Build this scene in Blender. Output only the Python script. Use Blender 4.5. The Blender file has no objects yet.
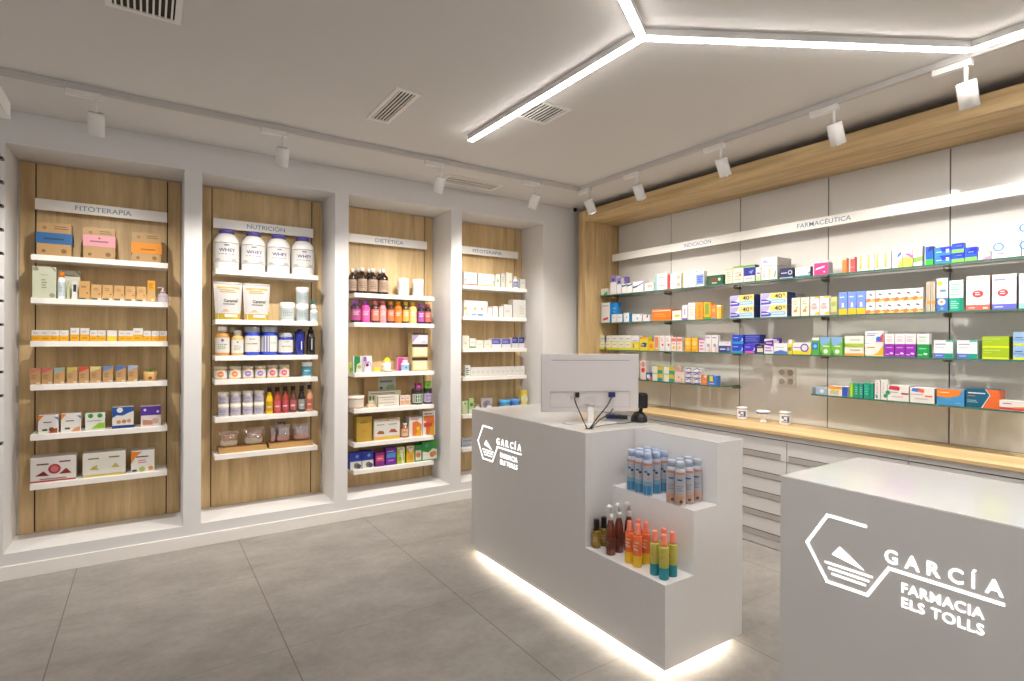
import bpy, bmesh, math, random
from mathutils import Vector, Matrix
from math import radians as RAD, sin, cos, pi
random.seed(7)
S = bpy.context.scene
C = S.collection

# ------------------------------------------------------------------ camera, world, exposure
FOC, YAW, PITCH, ROLL, CAMZ = 549.9, RAD(33.594), RAD(-0.055), RAD(0.293), 1.55
FWD = Vector((sin(YAW)*cos(PITCH), cos(YAW)*cos(PITCH), sin(PITCH)))
RGT0 = Vector((cos(YAW), -sin(YAW), 0)); UP0 = RGT0.cross(FWD)
RGT = RGT0*cos(ROLL) + UP0*sin(ROLL); UPV = -RGT0*sin(ROLL) + UP0*cos(ROLL)
cd = bpy.data.cameras.new('camera'); cam = bpy.data.objects.new('camera', cd); C.objects.link(cam)
m = Matrix((RGT, UPV, -FWD)).transposed().to_4x4(); m.translation = (0, 0, CAMZ); cam.matrix_world = m
cd.sensor_width = 36; cd.lens = 36*FOC/1024; cd.clip_start = .05
S.camera = cam
S.view_settings.view_transform = 'Standard'; S.view_settings.look = 'None'
S.view_settings.gamma = 1; S.view_settings.use_curve_mapping = False
S.view_settings.exposure = 0.7
wd = bpy.data.worlds.new('world'); S.world = wd; wd.use_nodes = True
bgn = wd.node_tree.nodes['Background']; bgn.inputs[0].default_value = (1.0, .98, .96, 1); bgn.inputs[1].default_value = .36
LED_E, STRIP_E, SPOT_W, LOGO_E = 39.0, 42.0, 66.0, .9

def on(px, py, ax, val):
    """where the sight line through a point of the photograph meets the plane ax = val (metres)"""
    d = FWD + RGT*(px-512)/FOC + UPV*(340.5-py)/FOC
    i = 'XYZ'.index(ax); o = Vector((0, 0, CAMZ)); t = (val-o[i])/d[i]
    return o + d*t

# ------------------------------------------------------------------ materials
def lin(h):
    h = h.lstrip('#'); c = [int(h[i:i+2], 16)/255 for i in (0, 2, 4)]
    return tuple((x/12.92 if x <= .04045 else ((x+.055)/1.055)**2.4) for x in c) + (1,)
_m = {}
def mat(hexc, rough=.5, metal=0, coat=0, emit=0, name=None):
    k = (hexc, rough, metal, coat, emit)
    if k in _m: return _m[k]
    mt = bpy.data.materials.new(name or 'paint_'+hexc); mt.use_nodes = True
    nt = mt.node_tree; b = nt.nodes['Principled BSDF']; col = lin(hexc)
    b.inputs['Roughness'].default_value = rough; b.inputs['Metallic'].default_value = metal
    b.inputs['Coat Weight'].default_value = coat
    n = nt.nodes.new('ShaderNodeTexNoise'); n.inputs['Scale'].default_value = 14; n.inputs['Detail'].default_value = 2
    mx = nt.nodes.new('ShaderNodeMixRGB'); mx.inputs[1].default_value = tuple(c*.96 for c in col[:3])+(1,); mx.inputs[2].default_value = col
    nt.links.new(n.outputs[0], mx.inputs[0]); nt.links.new(mx.outputs[0], b.inputs['Base Color'])
    if emit:
        b.inputs['Emission Color'].default_value = col; b.inputs['Emission Strength'].default_value = emit
    _m[k] = mt; return mt
def P(h):                                # printed card
    if h not in _p: c = [int(int(h[i:i+2], 16)*.89) for i in (0, 2, 4)]; _p[h] = mat('%02X%02X%02X' % tuple(c), .42)
    return _p[h]
_p = {}
def oak(name, axis='Z', tone=1.0):
    mt = bpy.data.materials.new(name); mt.use_nodes = True; nt = mt.node_tree; b = nt.nodes['Principled BSDF']
    tc = nt.nodes.new('ShaderNodeTexCoord'); mp = nt.nodes.new('ShaderNodeMapping')
    sc = {'Z': (9, 9, .7), 'Y': (9, .6, 9)}[axis]; mp.inputs['Scale'].default_value = sc
    n1 = nt.nodes.new('ShaderNodeTexNoise'); n1.inputs['Scale'].default_value = 1.6; n1.inputs['Detail'].default_value = 7; n1.inputs['Distortion'].default_value = .5
    n2 = nt.nodes.new('ShaderNodeTexNoise'); n2.inputs['Scale'].default_value = 9; n2.inputs['Detail'].default_value = 4
    r1 = nt.nodes.new('ShaderNodeValToRGB')
    e = r1.color_ramp.elements; e[0].position = .32; e[1].position = .7
    e[0].color = (.50*tone, .335*tone, .155*tone, 1); e[1].color = (.76*tone, .555*tone, .29*tone, 1)
    mx = nt.nodes.new('ShaderNodeMixRGB'); mx.blend_type = 'MULTIPLY'; mx.inputs[0].default_value = .2
    r2 = nt.nodes.new('ShaderNodeValToRGB'); r2.color_ramp.elements[0].position = .35; r2.color_ramp.elements[0].color = (.55, .5, .42, 1); r2.color_ramp.elements[1].position = .6
    L = nt.links
    L.new(tc.outputs['Object'], mp.inputs[0]); L.new(mp.outputs[0], n1.inputs[0]); L.new(mp.outputs[0], n2.inputs[0])
    L.new(n1.outputs[0], r1.inputs[0]); L.new(n2.outputs[0], r2.inputs[0]); L.new(r1.outputs[0], mx.inputs[1]); L.new(r2.outputs[0], mx.inputs[2])
    L.new(mx.outputs[0], b.inputs['Base Color']); b.inputs['Roughness'].default_value = .5
    return mt
OAKV = oak('oak_veneer_upright', 'Z'); OAKH = oak('oak_veneer_long', 'Y')
PLASTER = mat('E3E1E0', .75, name='white_wall_paint'); CEIL = mat('D6D3D0', .85, name='matt_ceiling_paint')
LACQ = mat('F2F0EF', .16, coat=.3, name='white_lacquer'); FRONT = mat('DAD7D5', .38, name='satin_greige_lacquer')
SHELF = mat('F2EEE8', .35, name='white_shelf_enamel'); METAL = mat('8C857C', .3, 1, name='brushed_steel'); BLACK = mat('141414', .4, name='black_plastic')
WHITEP = mat('E9E6E3', .35, name='white_plastic'); DARK = mat('241E18', .8, name='dark_gap'); PANEL = mat('D6D3CE', .13, coat=.2, name='gloss_back_panel')
CAB = mat('DCD9D7', .35, name='cabinet_front_lacquer'); CABH = mat('B4ADA7', .3, name='handle_profile')
GLOW = mat('FFFAF5', .5, emit=LED_E, name='led_diffuser'); GLOWW = mat('FFF4E2', .5, emit=STRIP_E, name='warm_led_strip'); LOGO = mat('FFFFFF', .4, emit=LOGO_E, name='backlit_lettering')
INK = mat('6F8AA8', .5, name='blue_grey_lettering')
def glass_mat():
    mt = bpy.data.materials.new('clear_green_glass'); mt.use_nodes = True; nt = mt.node_tree; nt.nodes.clear()
    o = nt.nodes.new('ShaderNodeOutputMaterial'); t = nt.nodes.new('ShaderNodeBsdfTransparent'); t.inputs[0].default_value = (.95, .975, .965, 1)
    g = nt.nodes.new('ShaderNodeBsdfGlossy'); g.inputs[1].default_value = .03; f = nt.nodes.new('ShaderNodeFresnel'); f.inputs[0].default_value = 1.45
    x = nt.nodes.new('ShaderNodeMixShader'); nt.links.new(f.outputs[0], x.inputs[0]); nt.links.new(t.outputs[0], x.inputs[1]); nt.links.new(g.outputs[0], x.inputs[2]); nt.links.new(x.outputs[0], o.inputs[0])
    return mt
GLASS = glass_mat(); GEDGE = mat('3E6B5C', .2, name='green_glass_edge')
def film_mat():
    mt = bpy.data.materials.new('clear_film'); mt.use_nodes = True; nt = mt.node_tree; nt.nodes.clear()
    o = nt.nodes.new('ShaderNodeOutputMaterial'); t = nt.nodes.new('ShaderNodeBsdfTransparent')
    g = nt.nodes.new('ShaderNodeBsdfGlossy'); g.inputs[0].default_value = (.9, .88, .88, 1); g.inputs[1].default_value = .2
    x = nt.nodes.new('ShaderNodeMixShader'); x.inputs[0].default_value = .26; nt.links.new(t.outputs[0], x.inputs[1]); nt.links.new(g.outputs[0], x.inputs[2]); nt.links.new(x.outputs[0], o.inputs[0])
    return mt
FILM = film_mat()
def floor_mat():
    mt = bpy.data.materials.new('grey_stone_tile'); mt.use_nodes = True; nt = mt.node_tree; b = nt.nodes['Principled BSDF']; L = nt.links
    g = nt.nodes.new('ShaderNodeNewGeometry'); sp = nt.nodes.new('ShaderNodeSeparateXYZ'); L.new(g.outputs['Position'], sp.inputs[0])
    def joint(out, off):
        a = nt.nodes.new('ShaderNodeMath'); a.operation = 'ADD'; a.inputs[1].default_value = off; L.new(out, a.inputs[0])
        mo = nt.nodes.new('ShaderNodeMath'); mo.operation = 'PINGPONG'; mo.inputs[1].default_value = .49; L.new(a.outputs[0], mo.inputs[0])
        lt = nt.nodes.new('ShaderNodeMath'); lt.operation = 'LESS_THAN'; lt.inputs[1].default_value = .0028; L.new(mo.outputs[0], lt.inputs[0]); return lt.outputs[0]
    jx = joint(sp.outputs[0], 9.8+.385); jy0 = joint(sp.outputs[1], 9.8-3.9+.98*4)
    jm = nt.nodes.new('ShaderNodeMath'); jm.operation = 'MULTIPLY'; jm.inputs[1].default_value = .45; L.new(jy0, jm.inputs[0]); jy = jm.outputs[0]
    mxn = nt.nodes.new('ShaderNodeMath'); mxn.operation = 'MAXIMUM'; L.new(jx, mxn.inputs[0]); L.new(jy, mxn.inputs[1])
    n1 = nt.nodes.new('ShaderNodeTexNoise'); n1.inputs['Scale'].default_value = 2.4; n1.inputs['Detail'].default_value = 12; n1.inputs['Roughness'].default_value = .68; n1.inputs['Distortion'].default_value = .15
    mp = nt.nodes.new('ShaderNodeMapping'); mp.inputs['Scale'].default_value = (1, 1.5, 1); mp.inputs['Rotation'].default_value = (0, 0, .5)
    L.new(g.outputs['Position'], mp.inputs[0]); L.new(mp.outputs[0], n1.inputs[0])
    r = nt.nodes.new('ShaderNodeValToRGB'); e = r.color_ramp.elements; e[0].position = .3; e[1].position = .72; e[0].color = (.215, .198, .18, 1); e[1].color = (.40, .372, .342, 1)
    n2 = nt.nodes.new('ShaderNodeTexNoise'); n2.inputs['Scale'].default_value = 26; n2.inputs['Detail'].default_value = 6; n2.inputs['Roughness'].default_value = .7; L.new(g.outputs['Position'], n2.inputs[0])
    nm = nt.nodes.new('ShaderNodeMixRGB'); nm.inputs[0].default_value = .3; L.new(n1.outputs[0], nm.inputs[1]); L.new(n2.outputs[0], nm.inputs[2])
    L.new(nm.outputs[0], r.inputs[0])
    mx = nt.nodes.new('ShaderNodeMixRGB'); mx.inputs[2].default_value = (.15, .13, .115, 1); L.new(r.outputs[0], mx.inputs[1]); L.new(mxn.outputs[0], mx.inputs[0])
    L.new(mx.outputs[0], b.inputs['Base Color']); b.inputs['Roughness'].default_value = .5
    return mt

# ------------------------------------------------------------------ mesh helpers
class MB:
    """collects faces with materials, then links them as one mesh object"""
    def __init__(s): s.v = []; s.f = []; s.mi = []; s.ms = []; s.sm = []
    def m(s, mt):
        if mt not in s.ms: s.ms.append(mt)
        return s.ms.index(mt)
    def face(s, pts, mt, smooth=False):
        i = len(s.v); s.v += [tuple(p) for p in pts]; s.f.append(list(range(i, i+len(pts)))); s.mi.append(s.m(mt)); s.sm.append(smooth)
    def box(s, a, b, mt, skip=''):
        x0, y0, z0 = [min(p, q) for p, q in zip(a, b)]; x1, y1, z1 = [max(p, q) for p, q in zip(a, b)]
        i = len(s.v); s.v += [(x0, y0, z0), (x1, y0, z0), (x1, y1, z0), (x0, y1, z0), (x0, y0, z1), (x1, y0, z1), (x1, y1, z1), (x0, y1, z1)]
        for k, q in (('b', (3, 2, 1, 0)), ('t', (4, 5, 6, 7)), ('f', (0, 1, 5, 4)), ('r', (1, 2, 6, 5)), ('k', (2, 3, 7, 6)), ('l', (3, 0, 4, 7))):
            if k in skip: continue
            s.f.append([i+j for j in q]); s.mi.append(s.m(mt if not isinstance(mt, dict) else mt.get(k, mt['*']))); s.sm.append(False)
    def lathe(s, prof, mt, seg=20, c=(0, 0), sx=1, sy=1, caps=True):
        """prof: (radius, z) from bottom to top; mt one material or one per segment"""
        i = len(s.v); n = len(prof)
        for r, z in prof:
            for k in range(seg):
                a = 2*pi*k/seg; s.v.append((c[0]+r*cos(a)*sx, c[1]+r*sin(a)*sy, z))
        for j in range(n-1):
            q = mt[j] if isinstance(mt, (list, tuple)) else mt
            flat = abs(prof[j][1]-prof[j+1][1]) < 1e-6
            for k in range(seg):
                k2 = (k+1) % seg
                s.f.append([i+j*seg+k, i+j*seg+k2, i+(j+1)*seg+k2, i+(j+1)*seg+k]); s.mi.append(s.m(q)); s.sm.append(not flat)
        if caps:
            lo = mt[0] if isinstance(mt, (list, tuple)) else mt; hi = mt[-1] if isinstance(mt, (list, tuple)) else mt
            s.f.append([i+k for k in range(seg)][::-1]); s.mi.append(s.m(lo)); s.sm.append(False)
            s.f.append([i+(n-1)*seg+k for k in range(seg)]); s.mi.append(s.m(hi)); s.sm.append(False)
    def tube(s, pts, r, mt, seg=8):
        pts = [Vector(p) for p in pts]; i = len(s.v); n = len(pts)
        for j, p in enumerate(pts):
            t = (pts[min(j+1, n-1)]-pts[max(j-1, 0)]).normalized(); u = t.cross(Vector((0, 0, 1)))
            if u.length < .05: u = t.cross(Vector((1, 0, 0)))
            u.normalize(); w = t.cross(u); rr = r[j] if isinstance(r, (list, tuple)) else r
            for k in range(seg):
                a = 2*pi*k/seg; s.v.append(tuple(p+u*cos(a)*rr+w*sin(a)*rr))
        for j in range(n-1):
            for k in range(seg):
                k2 = (k+1) % seg; s.f.append([i+j*seg+k, i+j*seg+k2, i+(j+1)*seg+k2, i+(j+1)*seg+k]); s.mi.append(s.m(mt)); s.sm.append(True)
        s.f.append([i+k for k in range(seg)][::-1]); s.mi.append(s.m(mt)); s.sm.append(False)
        s.f.append([i+(n-1)*seg+k for k in range(seg)]); s.mi.append(s.m(mt)); s.sm.append(False)
    def prism(s, poly, thick, mt, fr):
        """flat polygon (a, b) pushed out by thick; fr(a, b, c) gives the point"""
        n = len(poly); i = len(s.v)
        s.v += [tuple(fr(a, b, 0)) for a, b in poly] + [tuple(fr(a, b, thick)) for a, b in poly]
        s.f.append([i+n+k for k in range(n)]); s.f.append([i+k for k in range(n)][::-1]); s.mi += [s.m(mt)]*2; s.sm += [False]*2
        for k in range(n):
            k2 = (k+1) % n; s.f.append([i+k, i+k2, i+n+k2, i+n+k]); s.mi.append(s.m(mt)); s.sm.append(False)
    def build(s, name, parent=None, bevel=0):
        me = bpy.data.meshes.new(name); me.from_pydata(s.v, [], s.f)
        for q in s.ms: me.materials.append(q)
        me.polygons.foreach_set('material_index', s.mi); me.polygons.foreach_set('use_smooth', s.sm); me.update()
        o = bpy.data.objects.new(name, me); C.objects.link(o)
        if parent: o.parent = parent
        if bevel:
            w = o.modifiers.new('bevel', 'BEVEL'); w.width = bevel; w.segments = 2; w.limit_method = 'ANGLE'
        return o
def tag(o, label, cat, group=None):
    o['label'] = label; o['category'] = cat
    if group: o['group'] = group
    return o
def thing(name, label, cat, loc, rz=0, group=None):
    o = bpy.data.objects.new(name, None); C.objects.link(o); o.location = loc; o.rotation_euler = (0, 0, rz); o.empty_display_size = .05
    return tag(o, label, cat, group)
def struct(name, b, bevel=0):
    o = b.build(name, bevel=bevel); o['kind'] = 'structure'; return o
def dup(root):
    r = root.copy(); C.objects.link(r)
    for ch in list(root.children):
        c = ch.copy(); C.objects.link(c); c.parent = r
        for g in list(ch.children):
            d = g.copy(); C.objects.link(d); d.parent = c
    return r

_tx = {}
def text_geo(s, bold=.0, space=1.0):
    """outline faces of a word: points with cap height 1, starting at (0, 0); and its width"""
    k = (s, bold, space)
    if k in _tx: return _tx[k]
    cu = bpy.data.curves.new('word', 'FONT'); cu.body = s; cu.offset = bold; cu.space_character = space; cu.resolution_u = 3
    o = bpy.data.objects.new('word', cu); C.objects.link(o); dg = bpy.context.evaluated_depsgraph_get(); dg.update()
    me = bpy.data.meshes.new_from_object(o.evaluated_get(dg)); bpy.data.objects.remove(o)
    vs = [v.co.copy() for v in me.vertices]; fs = [list(p.vertices) for p in me.polygons]
    cu2 = bpy.data.curves.new('word', 'FONT'); cu2.body = 'H'; cu2.offset = bold; o = bpy.data.objects.new('word', cu2); C.objects.link(o)
    dg = bpy.context.evaluated_depsgraph_get(); dg.update(); mh = bpy.data.meshes.new_from_object(o.evaluated_get(dg)); bpy.data.objects.remove(o)
    H = max(v.co.y for v in mh.vertices); x0 = min(v.x for v in vs); w = (max(v.x for v in vs)-x0)/H
    _tx[k] = ([((v.x-x0)/H, v.y/H) for v in vs], fs, w); return _tx[k]
def add_text(b, s, w, h, fr, mt, bold=.0, space=1.0, thick=0):
    """word s fitted to width w and cap height h; fr(a, b, c) gives the point"""
    vs, fs, tw = text_geo(s, bold, space)
    for f in fs: b.face([fr(vs[i][0]/tw*w, vs[i][1]*h, thick) for i in f], mt)
    if thick:
        ed = {}
        for f in fs:
            for k in range(len(f)):
                e = (f[k], f[(k+1) % len(f)]); ed[e] = 1
        for (p, q) in ed:
            if (q, p) not in ed:
                A = (vs[p][0]/tw*w, vs[p][1]*h); B = (vs[q][0]/tw*w, vs[q][1]*h)
                b.face([fr(*A, 0), fr(*B, 0), fr(*B, thick), fr(*A, thick)], mt)

# artwork: short lines of ops in unit coordinates of the printed face
def art(ops, W, H, fr, b, steps=1):
    """b v0 v1 col band | r u0 v0 u1 v1 col | c u v r col disc | o u v r col ring | p col u v u v .. | l col v0 v1 u0 u1 n lines of small print | t u v w h word col"""
    lay = .0003
    for op in ops.split(';'):
        a = op.split()
        if not a: continue
        k = a[0]
        def rect(u0, v0, u1, v1, mt):
            n = max(1, int(steps*abs(u1-u0)+.99))
            for i in range(n):
                p, q = u0+(u1-u0)*i/n, u0+(u1-u0)*(i+1)/n
                b.face([fr(p*W, v0*H, lay), fr(q*W, v0*H, lay), fr(q*W, v1*H, lay), fr(p*W, v1*H, lay)], mt)
        if k == 'b': rect(0, float(a[1]), 1, float(a[2]), P(a[3]))
        elif k == 'r': rect(*[float(x) for x in a[1:5]], P(a[5]))
        elif k == 'c':
            u, v, r = [float(x) for x in a[1:4]]
            if steps == 1: b.face([fr(u*W+r*H*cos(t*pi/8), v*H+r*H*sin(t*pi/8), lay) for t in range(16)], P(a[4]))
            else:
                for i in range(8):
                    p, q = -cos(i*pi/8)*r*H, -cos((i+1)*pi/8)*r*H; hp, hq = sin(i*pi/8)*r*H, sin((i+1)*pi/8)*r*H
                    b.face([fr(u*W+p, v*H-hp, lay), fr(u*W+q, v*H-hq, lay), fr(u*W+q, v*H+hq, lay), fr(u*W+p, v*H+hp, lay)], P(a[4]))
        elif k == 'e':
            u, v, ru, rv = [float(x) for x in a[1:5]]; b.face([fr(u*W+ru*W*cos(t*pi/8), v*H+rv*H*sin(t*pi/8), lay) for t in range(16)], P(a[5]))
        elif k == 'o':
            u, v, r = [float(x) for x in a[1:4]]
            for t in range(16):
                q = [(r*(1 if e else .68), (t+d)*pi/8) for e, d in ((0, 0), (1, 0), (1, 1), (0, 1))]
                b.face([fr(u*W+rr*H*cos(an), v*H+rr*H*sin(an), lay) for rr, an in q][::1], P(a[4]))
        elif k == 'p':
            f = [float(x) for x in a[2:]]; b.face([fr(f[i]*W, f[i+1]*H, lay) for i in range(0, len(f), 2)], P(a[1]))
        elif k == 'l':
            v0, v1, u0, u1 = [float(x) for x in a[2:6]]; n = int(a[6]) if len(a) > 6 else 2
            st = (v1-v0)/n
            for i in range(n):
                e = u1-(u1-u0)*(.0, .22, .1, .3)[(i*7+len(a[1])) % 4]
                rect(u0, v0+st*(i+.25), e, v0+st*(i+.72), P(a[1]))
        elif k == 't':
            u, v, w, h = [float(x) for x in a[1:5]]
            vs, fs, tw = text_geo(a[5], .02); 
            for f in fs: b.face([fr((u+vs[i][0]/tw*w)*W, (v+vs[i][1]*h)*H, lay) for i in f], P(a[6]))
        lay += .0003

# ------------------------------------------------------------------ the room
Y0, YB = 4.70, 5.115            # left wall plane, back of its niches
NZ0, NZ1, CZ = .168, 2.79, 3.0
BAY = 1.096; NX0, NX1 = -.755, .228
b = MB(); b.box((-4.5, -4.5, -.06), (5.2, 5.3, 0), floor_mat()); struct('floor', b)
b = MB(); b.box((-4.5, -4.5, CZ), (5.2, 5.3, CZ+.1), CEIL); struct('ceiling', b)
b = MB()
def q(x0, x1, z0, z1, y=Y0): b.face([(x0, y, z0), (x1, y, z0), (x1, y, z1), (x0, y, z1)], PLASTER)
XL, XR = -4.5, 4.62
q(XL, XR, 0, NZ0); q(XL, XR, NZ1, CZ)
edges = [XL] + [e for k in range(-1, 4) for e in (NX0+BAY*k, NX1+BAY*k)] + [XR]
for i in range(0, len(edges), 2): q(edges[i], edges[i+1], NZ0, NZ1)
for k in range(-1, 4):
    x0, x1 = NX0+BAY*k, NX1+BAY*k
    b.face([(x0, YB, NZ0), (x1, YB, NZ0), (x1, YB, NZ1), (x0, YB, NZ1)], PLASTER)
    b.face([(x0, Y0, NZ0), (x0, YB, NZ0), (x0, YB, NZ1), (x0, Y0, NZ1)], PLASTER); b.face([(x1, YB, NZ0), (x1, Y0, NZ0), (x1, Y0, NZ1), (x1, YB, NZ1)], PLASTER)
    b.face([(x0, Y0, NZ0), (x1, Y0, NZ0), (x1, YB, NZ0), (x0, YB, NZ0)], PLASTER); b.face([(x0, YB, NZ1), (x1, YB, NZ1), (x1, Y0, NZ1), (x0, Y0, NZ1)], PLASTER)
b.box((XL, YB+.02, 0), (XR, YB+.12, CZ), PLASTER)
struct('wall_left', b)
b = MB(); b.box((XR, -4.5, 0), (XR+.1, YB+.1, CZ), PLASTER); struct('wall_right', b)
b = MB(); b.box((XL, Y0-.012, 0), (3.86, Y0-.0005, .092), SHELF); struct('baseboard_left', b, .003)

# oak back boards of the niches
for k in range(4):
    x = BAY*k; nm = ('FITOTERAPIA niche beside the hook rack', 'NUTRICIÓN niche', 'DIETÉTICA niche', 'last FITOTERAPIA niche behind the monitor')[k]
    t = thing('oak_backboard', 'oak veneer backboard with dark seams in the '+nm, 'wall panel', (x, 0, NZ0), 0, 'oak backboards in the wall niches')
    b = MB(); b.box((-.652, 5.10, .002), (.128, YB-.001, NZ1-NZ0-.006), OAKV); b.build('centre_board', t)
    for a0, a1 in ((-.742, -.660), (.136, .218)):
        b = MB(); b.box((a0, 5.098, .002), (a1, YB-.001, NZ1-NZ0-.006), OAKV); b.build('side_board', t)
    b = MB()
    for a0, a1 in ((-.660, -.652), (.128, .136)): b.box((a0, 5.1115, .002), (a1, 5.113, NZ1-NZ0-.006), DARK)
    b.build('seam', t)

# ------------------------------------------------------------------ wooden frame unit, right wall
FX, PXB = 3.90, 4.38
YR = -1.6                                         # how far the right wall unit runs towards the camera
t = thing('oak_surround', 'oak surround framing the glass shelves, deep upright and head board', 'shelf surround', (4.13, 4.52, .884))
b = MB(); b.box((FX-4.13, 4.47-4.52, .0005), (PXB+.02-4.13, 4.575-4.52, 2.94-.884), OAKV); b.build('upright', t)
b = MB(); b.box((FX-4.13, YR-4.52, 2.825-.884), (PXB+.02-4.13, 4.4695-4.52, 2.94-.884), OAKH); b.build('head_board', t)
JY = [4.47, 3.715, 2.944, 2.188, 1.415, .65, -.12, -.88, YR]
b = MB(); b.box((PXB+.012, YR, .884), (PXB+.018, 4.468, 2.82), DARK); tp = b.build('backing'); 
tt = thing('back_panelling', 'glossy pale grey wall panelling with dark seams behind the glass shelves', 'wall panel', (PXB, 1.5, .885))
tp.parent = tt; tp.location = (-PXB, -1.5, -.885); tp.name = 'backing_board'
for i in range(len(JY)-1):
    b = MB(); b.box((0, JY[i]-.004-1.5-(.012 if i == 0 else 0), 0.002), (.011, JY[i+1]+.004-1.5, 2.822-.885), PANEL); b.build('panel', tt)
t = thing('worktop', 'oak worktop running along the white drawer cabinets', 'worktop', (4.1, 1.5, .861))
b = MB(); b.box((3.87-4.1, YR-1.5, 0), (PXB+.02-4.1, 4.60-1.5, .0225), OAKH); b.build('board', t, .0015)
t2 = [c for c in t.children][0]; t2.name = 'worktop_board'
# drawer cabinets
CX = 3.89
def cabinet(y1, y0, i, label):
    t = thing('drawer_cabinet', label, 'cabinet', (CX, (y0+y1)/2, 0), 0, 'drawer cabinets under the oak worktop')
    w = (y1-y0)/2
    b = MB(); b.box((.02, -w+.001, .0), (.46, w-.001, .8605), CAB); b.box((.004, -w+.001, .822), (.021, w-.001, .8605), CAB); b.build('carcass', t)
    b = MB(); b.box((.0196, -w+.0005, .004), (.0199, w-.0005, .821), DARK); b.build('gap_shade_sheet', t)  # dark sheet: the shade in the drawer gaps is put into its colour
    b = MB(); b.box((.006, -w+.001, 0.007), (.0190, w-.001, .064), CAB); b.build('plinth', t)
    zs = [.818, .669, .518, .367, .218, .068]
    for j in range(5):
        b = MB(); b.box((0, -w+.003, zs[j+1]+.0015), (.0190, w-.003, zs[j]-.0030), CAB); d = b.build('drawer', t, .0008)
        b = MB(); b.box((-.004, -w+.045, zs[j+1]+.002), (.0, w-.018, zs[j+1]+.044), CABH); b.box((-.0045, -w+.045, zs[j+1]+.043), (.0, w-.018, zs[j+1]+.046), DARK); b.build('handle_strip', d)  # recess shading painted: darker strip colour and a dark upper line
    return t
ys = [4.53, 3.762, 2.995, 2.229, 1.461, .694, -.074, -.84, YR]
ln = ['drawer cabinet in the corner, under the worktop by the oak upright', 'drawer cabinet under the worktop, hidden mostly by the counter with monitor', 'drawer cabinet under the worktop just past the stepped counter end', 'drawer cabinet in the gap between the two counters', 'drawer cabinet behind the far end of the big logo counter', 'drawer cabinet under the worktop behind the middle of the big logo counter', 'drawer cabinet beyond the big logo counter', 'last drawer cabinet near the till side']
for i in range(6): cabinet(ys[i], ys[i+1], i, ln[i])

# ------------------------------------------------------------------ signs on the shelving
def sign(name_label, word, x0, x1, z0, z1, tx0, tx1, plane, wallax, cap, bold=.0):
    """long white strip with a word; wallax 'Y' = on the left wall, 'X' = on the right wall"""
    t = thing('shelf_sign', name_label, 'sign', (0, 0, z0))
    b = MB()
    if wallax == 'Y':
        b.box((x0, plane, 0), (x1, plane+.014, z1-z0), SHELF); b.build('strip', t, .001)
        for xx in (x0+.08, x1-.08): b = MB(); b.box((xx-.008, plane+.0145, .02), (xx+.008, 5.0975, .05), SHELF); b.build('bracket', t)
        if word:
            b = MB(); zc = (z1-z0-cap)/2; add_text(b, word, tx1-tx0, cap, lambda a, c, d: (tx0+a, plane-.0006-d, zc+c), INK, .006); b.build('lettering', t)
    else:
        b.box((plane, x0, 0), (plane+.012, x1, z1-z0), SHELF); b.build('strip', t, .001)
        for xx in (x0-.3, (x0+x1)/2, x1+.3): b = MB(); b.box((plane+.0125, xx-.008, .02), (PXB-.0005, xx+.008, .05), SHELF); b.build('bracket', t)
        if word:
            b = MB(); zc = (z1-z0-cap)/2; add_text(b, word, tx0-tx1, cap, lambda a, c, d: (plane-.0006-d, tx0-a, zc+c), INK, .006); b.build('lettering', t)
    return t
SG = ((-.652, .128),)*4
for k, (wd_, l_, tx0, tx1) in enumerate((('FITOTERAPIA', 'white FITOTERAPIA sign strip above the shelves beside the hook rack', 75, 131.5), ('NUTRICIÓN', 'white NUTRICIÓN sign strip above the whey jars', 247, 285), ('DIETÉTICA', 'white DIETÉTICA sign strip above the brown bottles', 375.5, 403.5), ('FITOTERAPIA', 'white FITOTERAPIA sign strip over the last bay by the corner', 473, 502))):
    a, c = on(tx0, 220, 'Y', 5.03).x, on(tx1, 220, 'Y', 5.03).x
    sign(l_, wd_, -.652+BAY*k, .128+BAY*k, 2.445, 2.523, a, c, 5.03, 'Y', .034)
ya = [on(612, 258, 'X', 4.24).y, 2.944-.03, 1.445, -.05]
for i, (wd_, l_, p0, p1) in enumerate((('INDICACIÓN', 'white sign strip lettered INDICACIÓN above the glass shelves', 684, 711), ('FARMACÉUTICA', 'white sign strip lettered FARMACÉUTICA above the glass shelves', 797, 851), (None, 'plain white sign strip without lettering over the big pill cartons', 0, 1))):
    y0 = on(p0, 240, 'X', 4.24).y if wd_ else 0; y1 = on(p1, 240, 'X', 4.24).y if wd_ else 0
    sign(l_, wd_, ya[i]-.001, ya[i+1]+.001, 2.4126, 2.489, y0, y1, 4.24, 'X', .034)
    o = None

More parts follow.
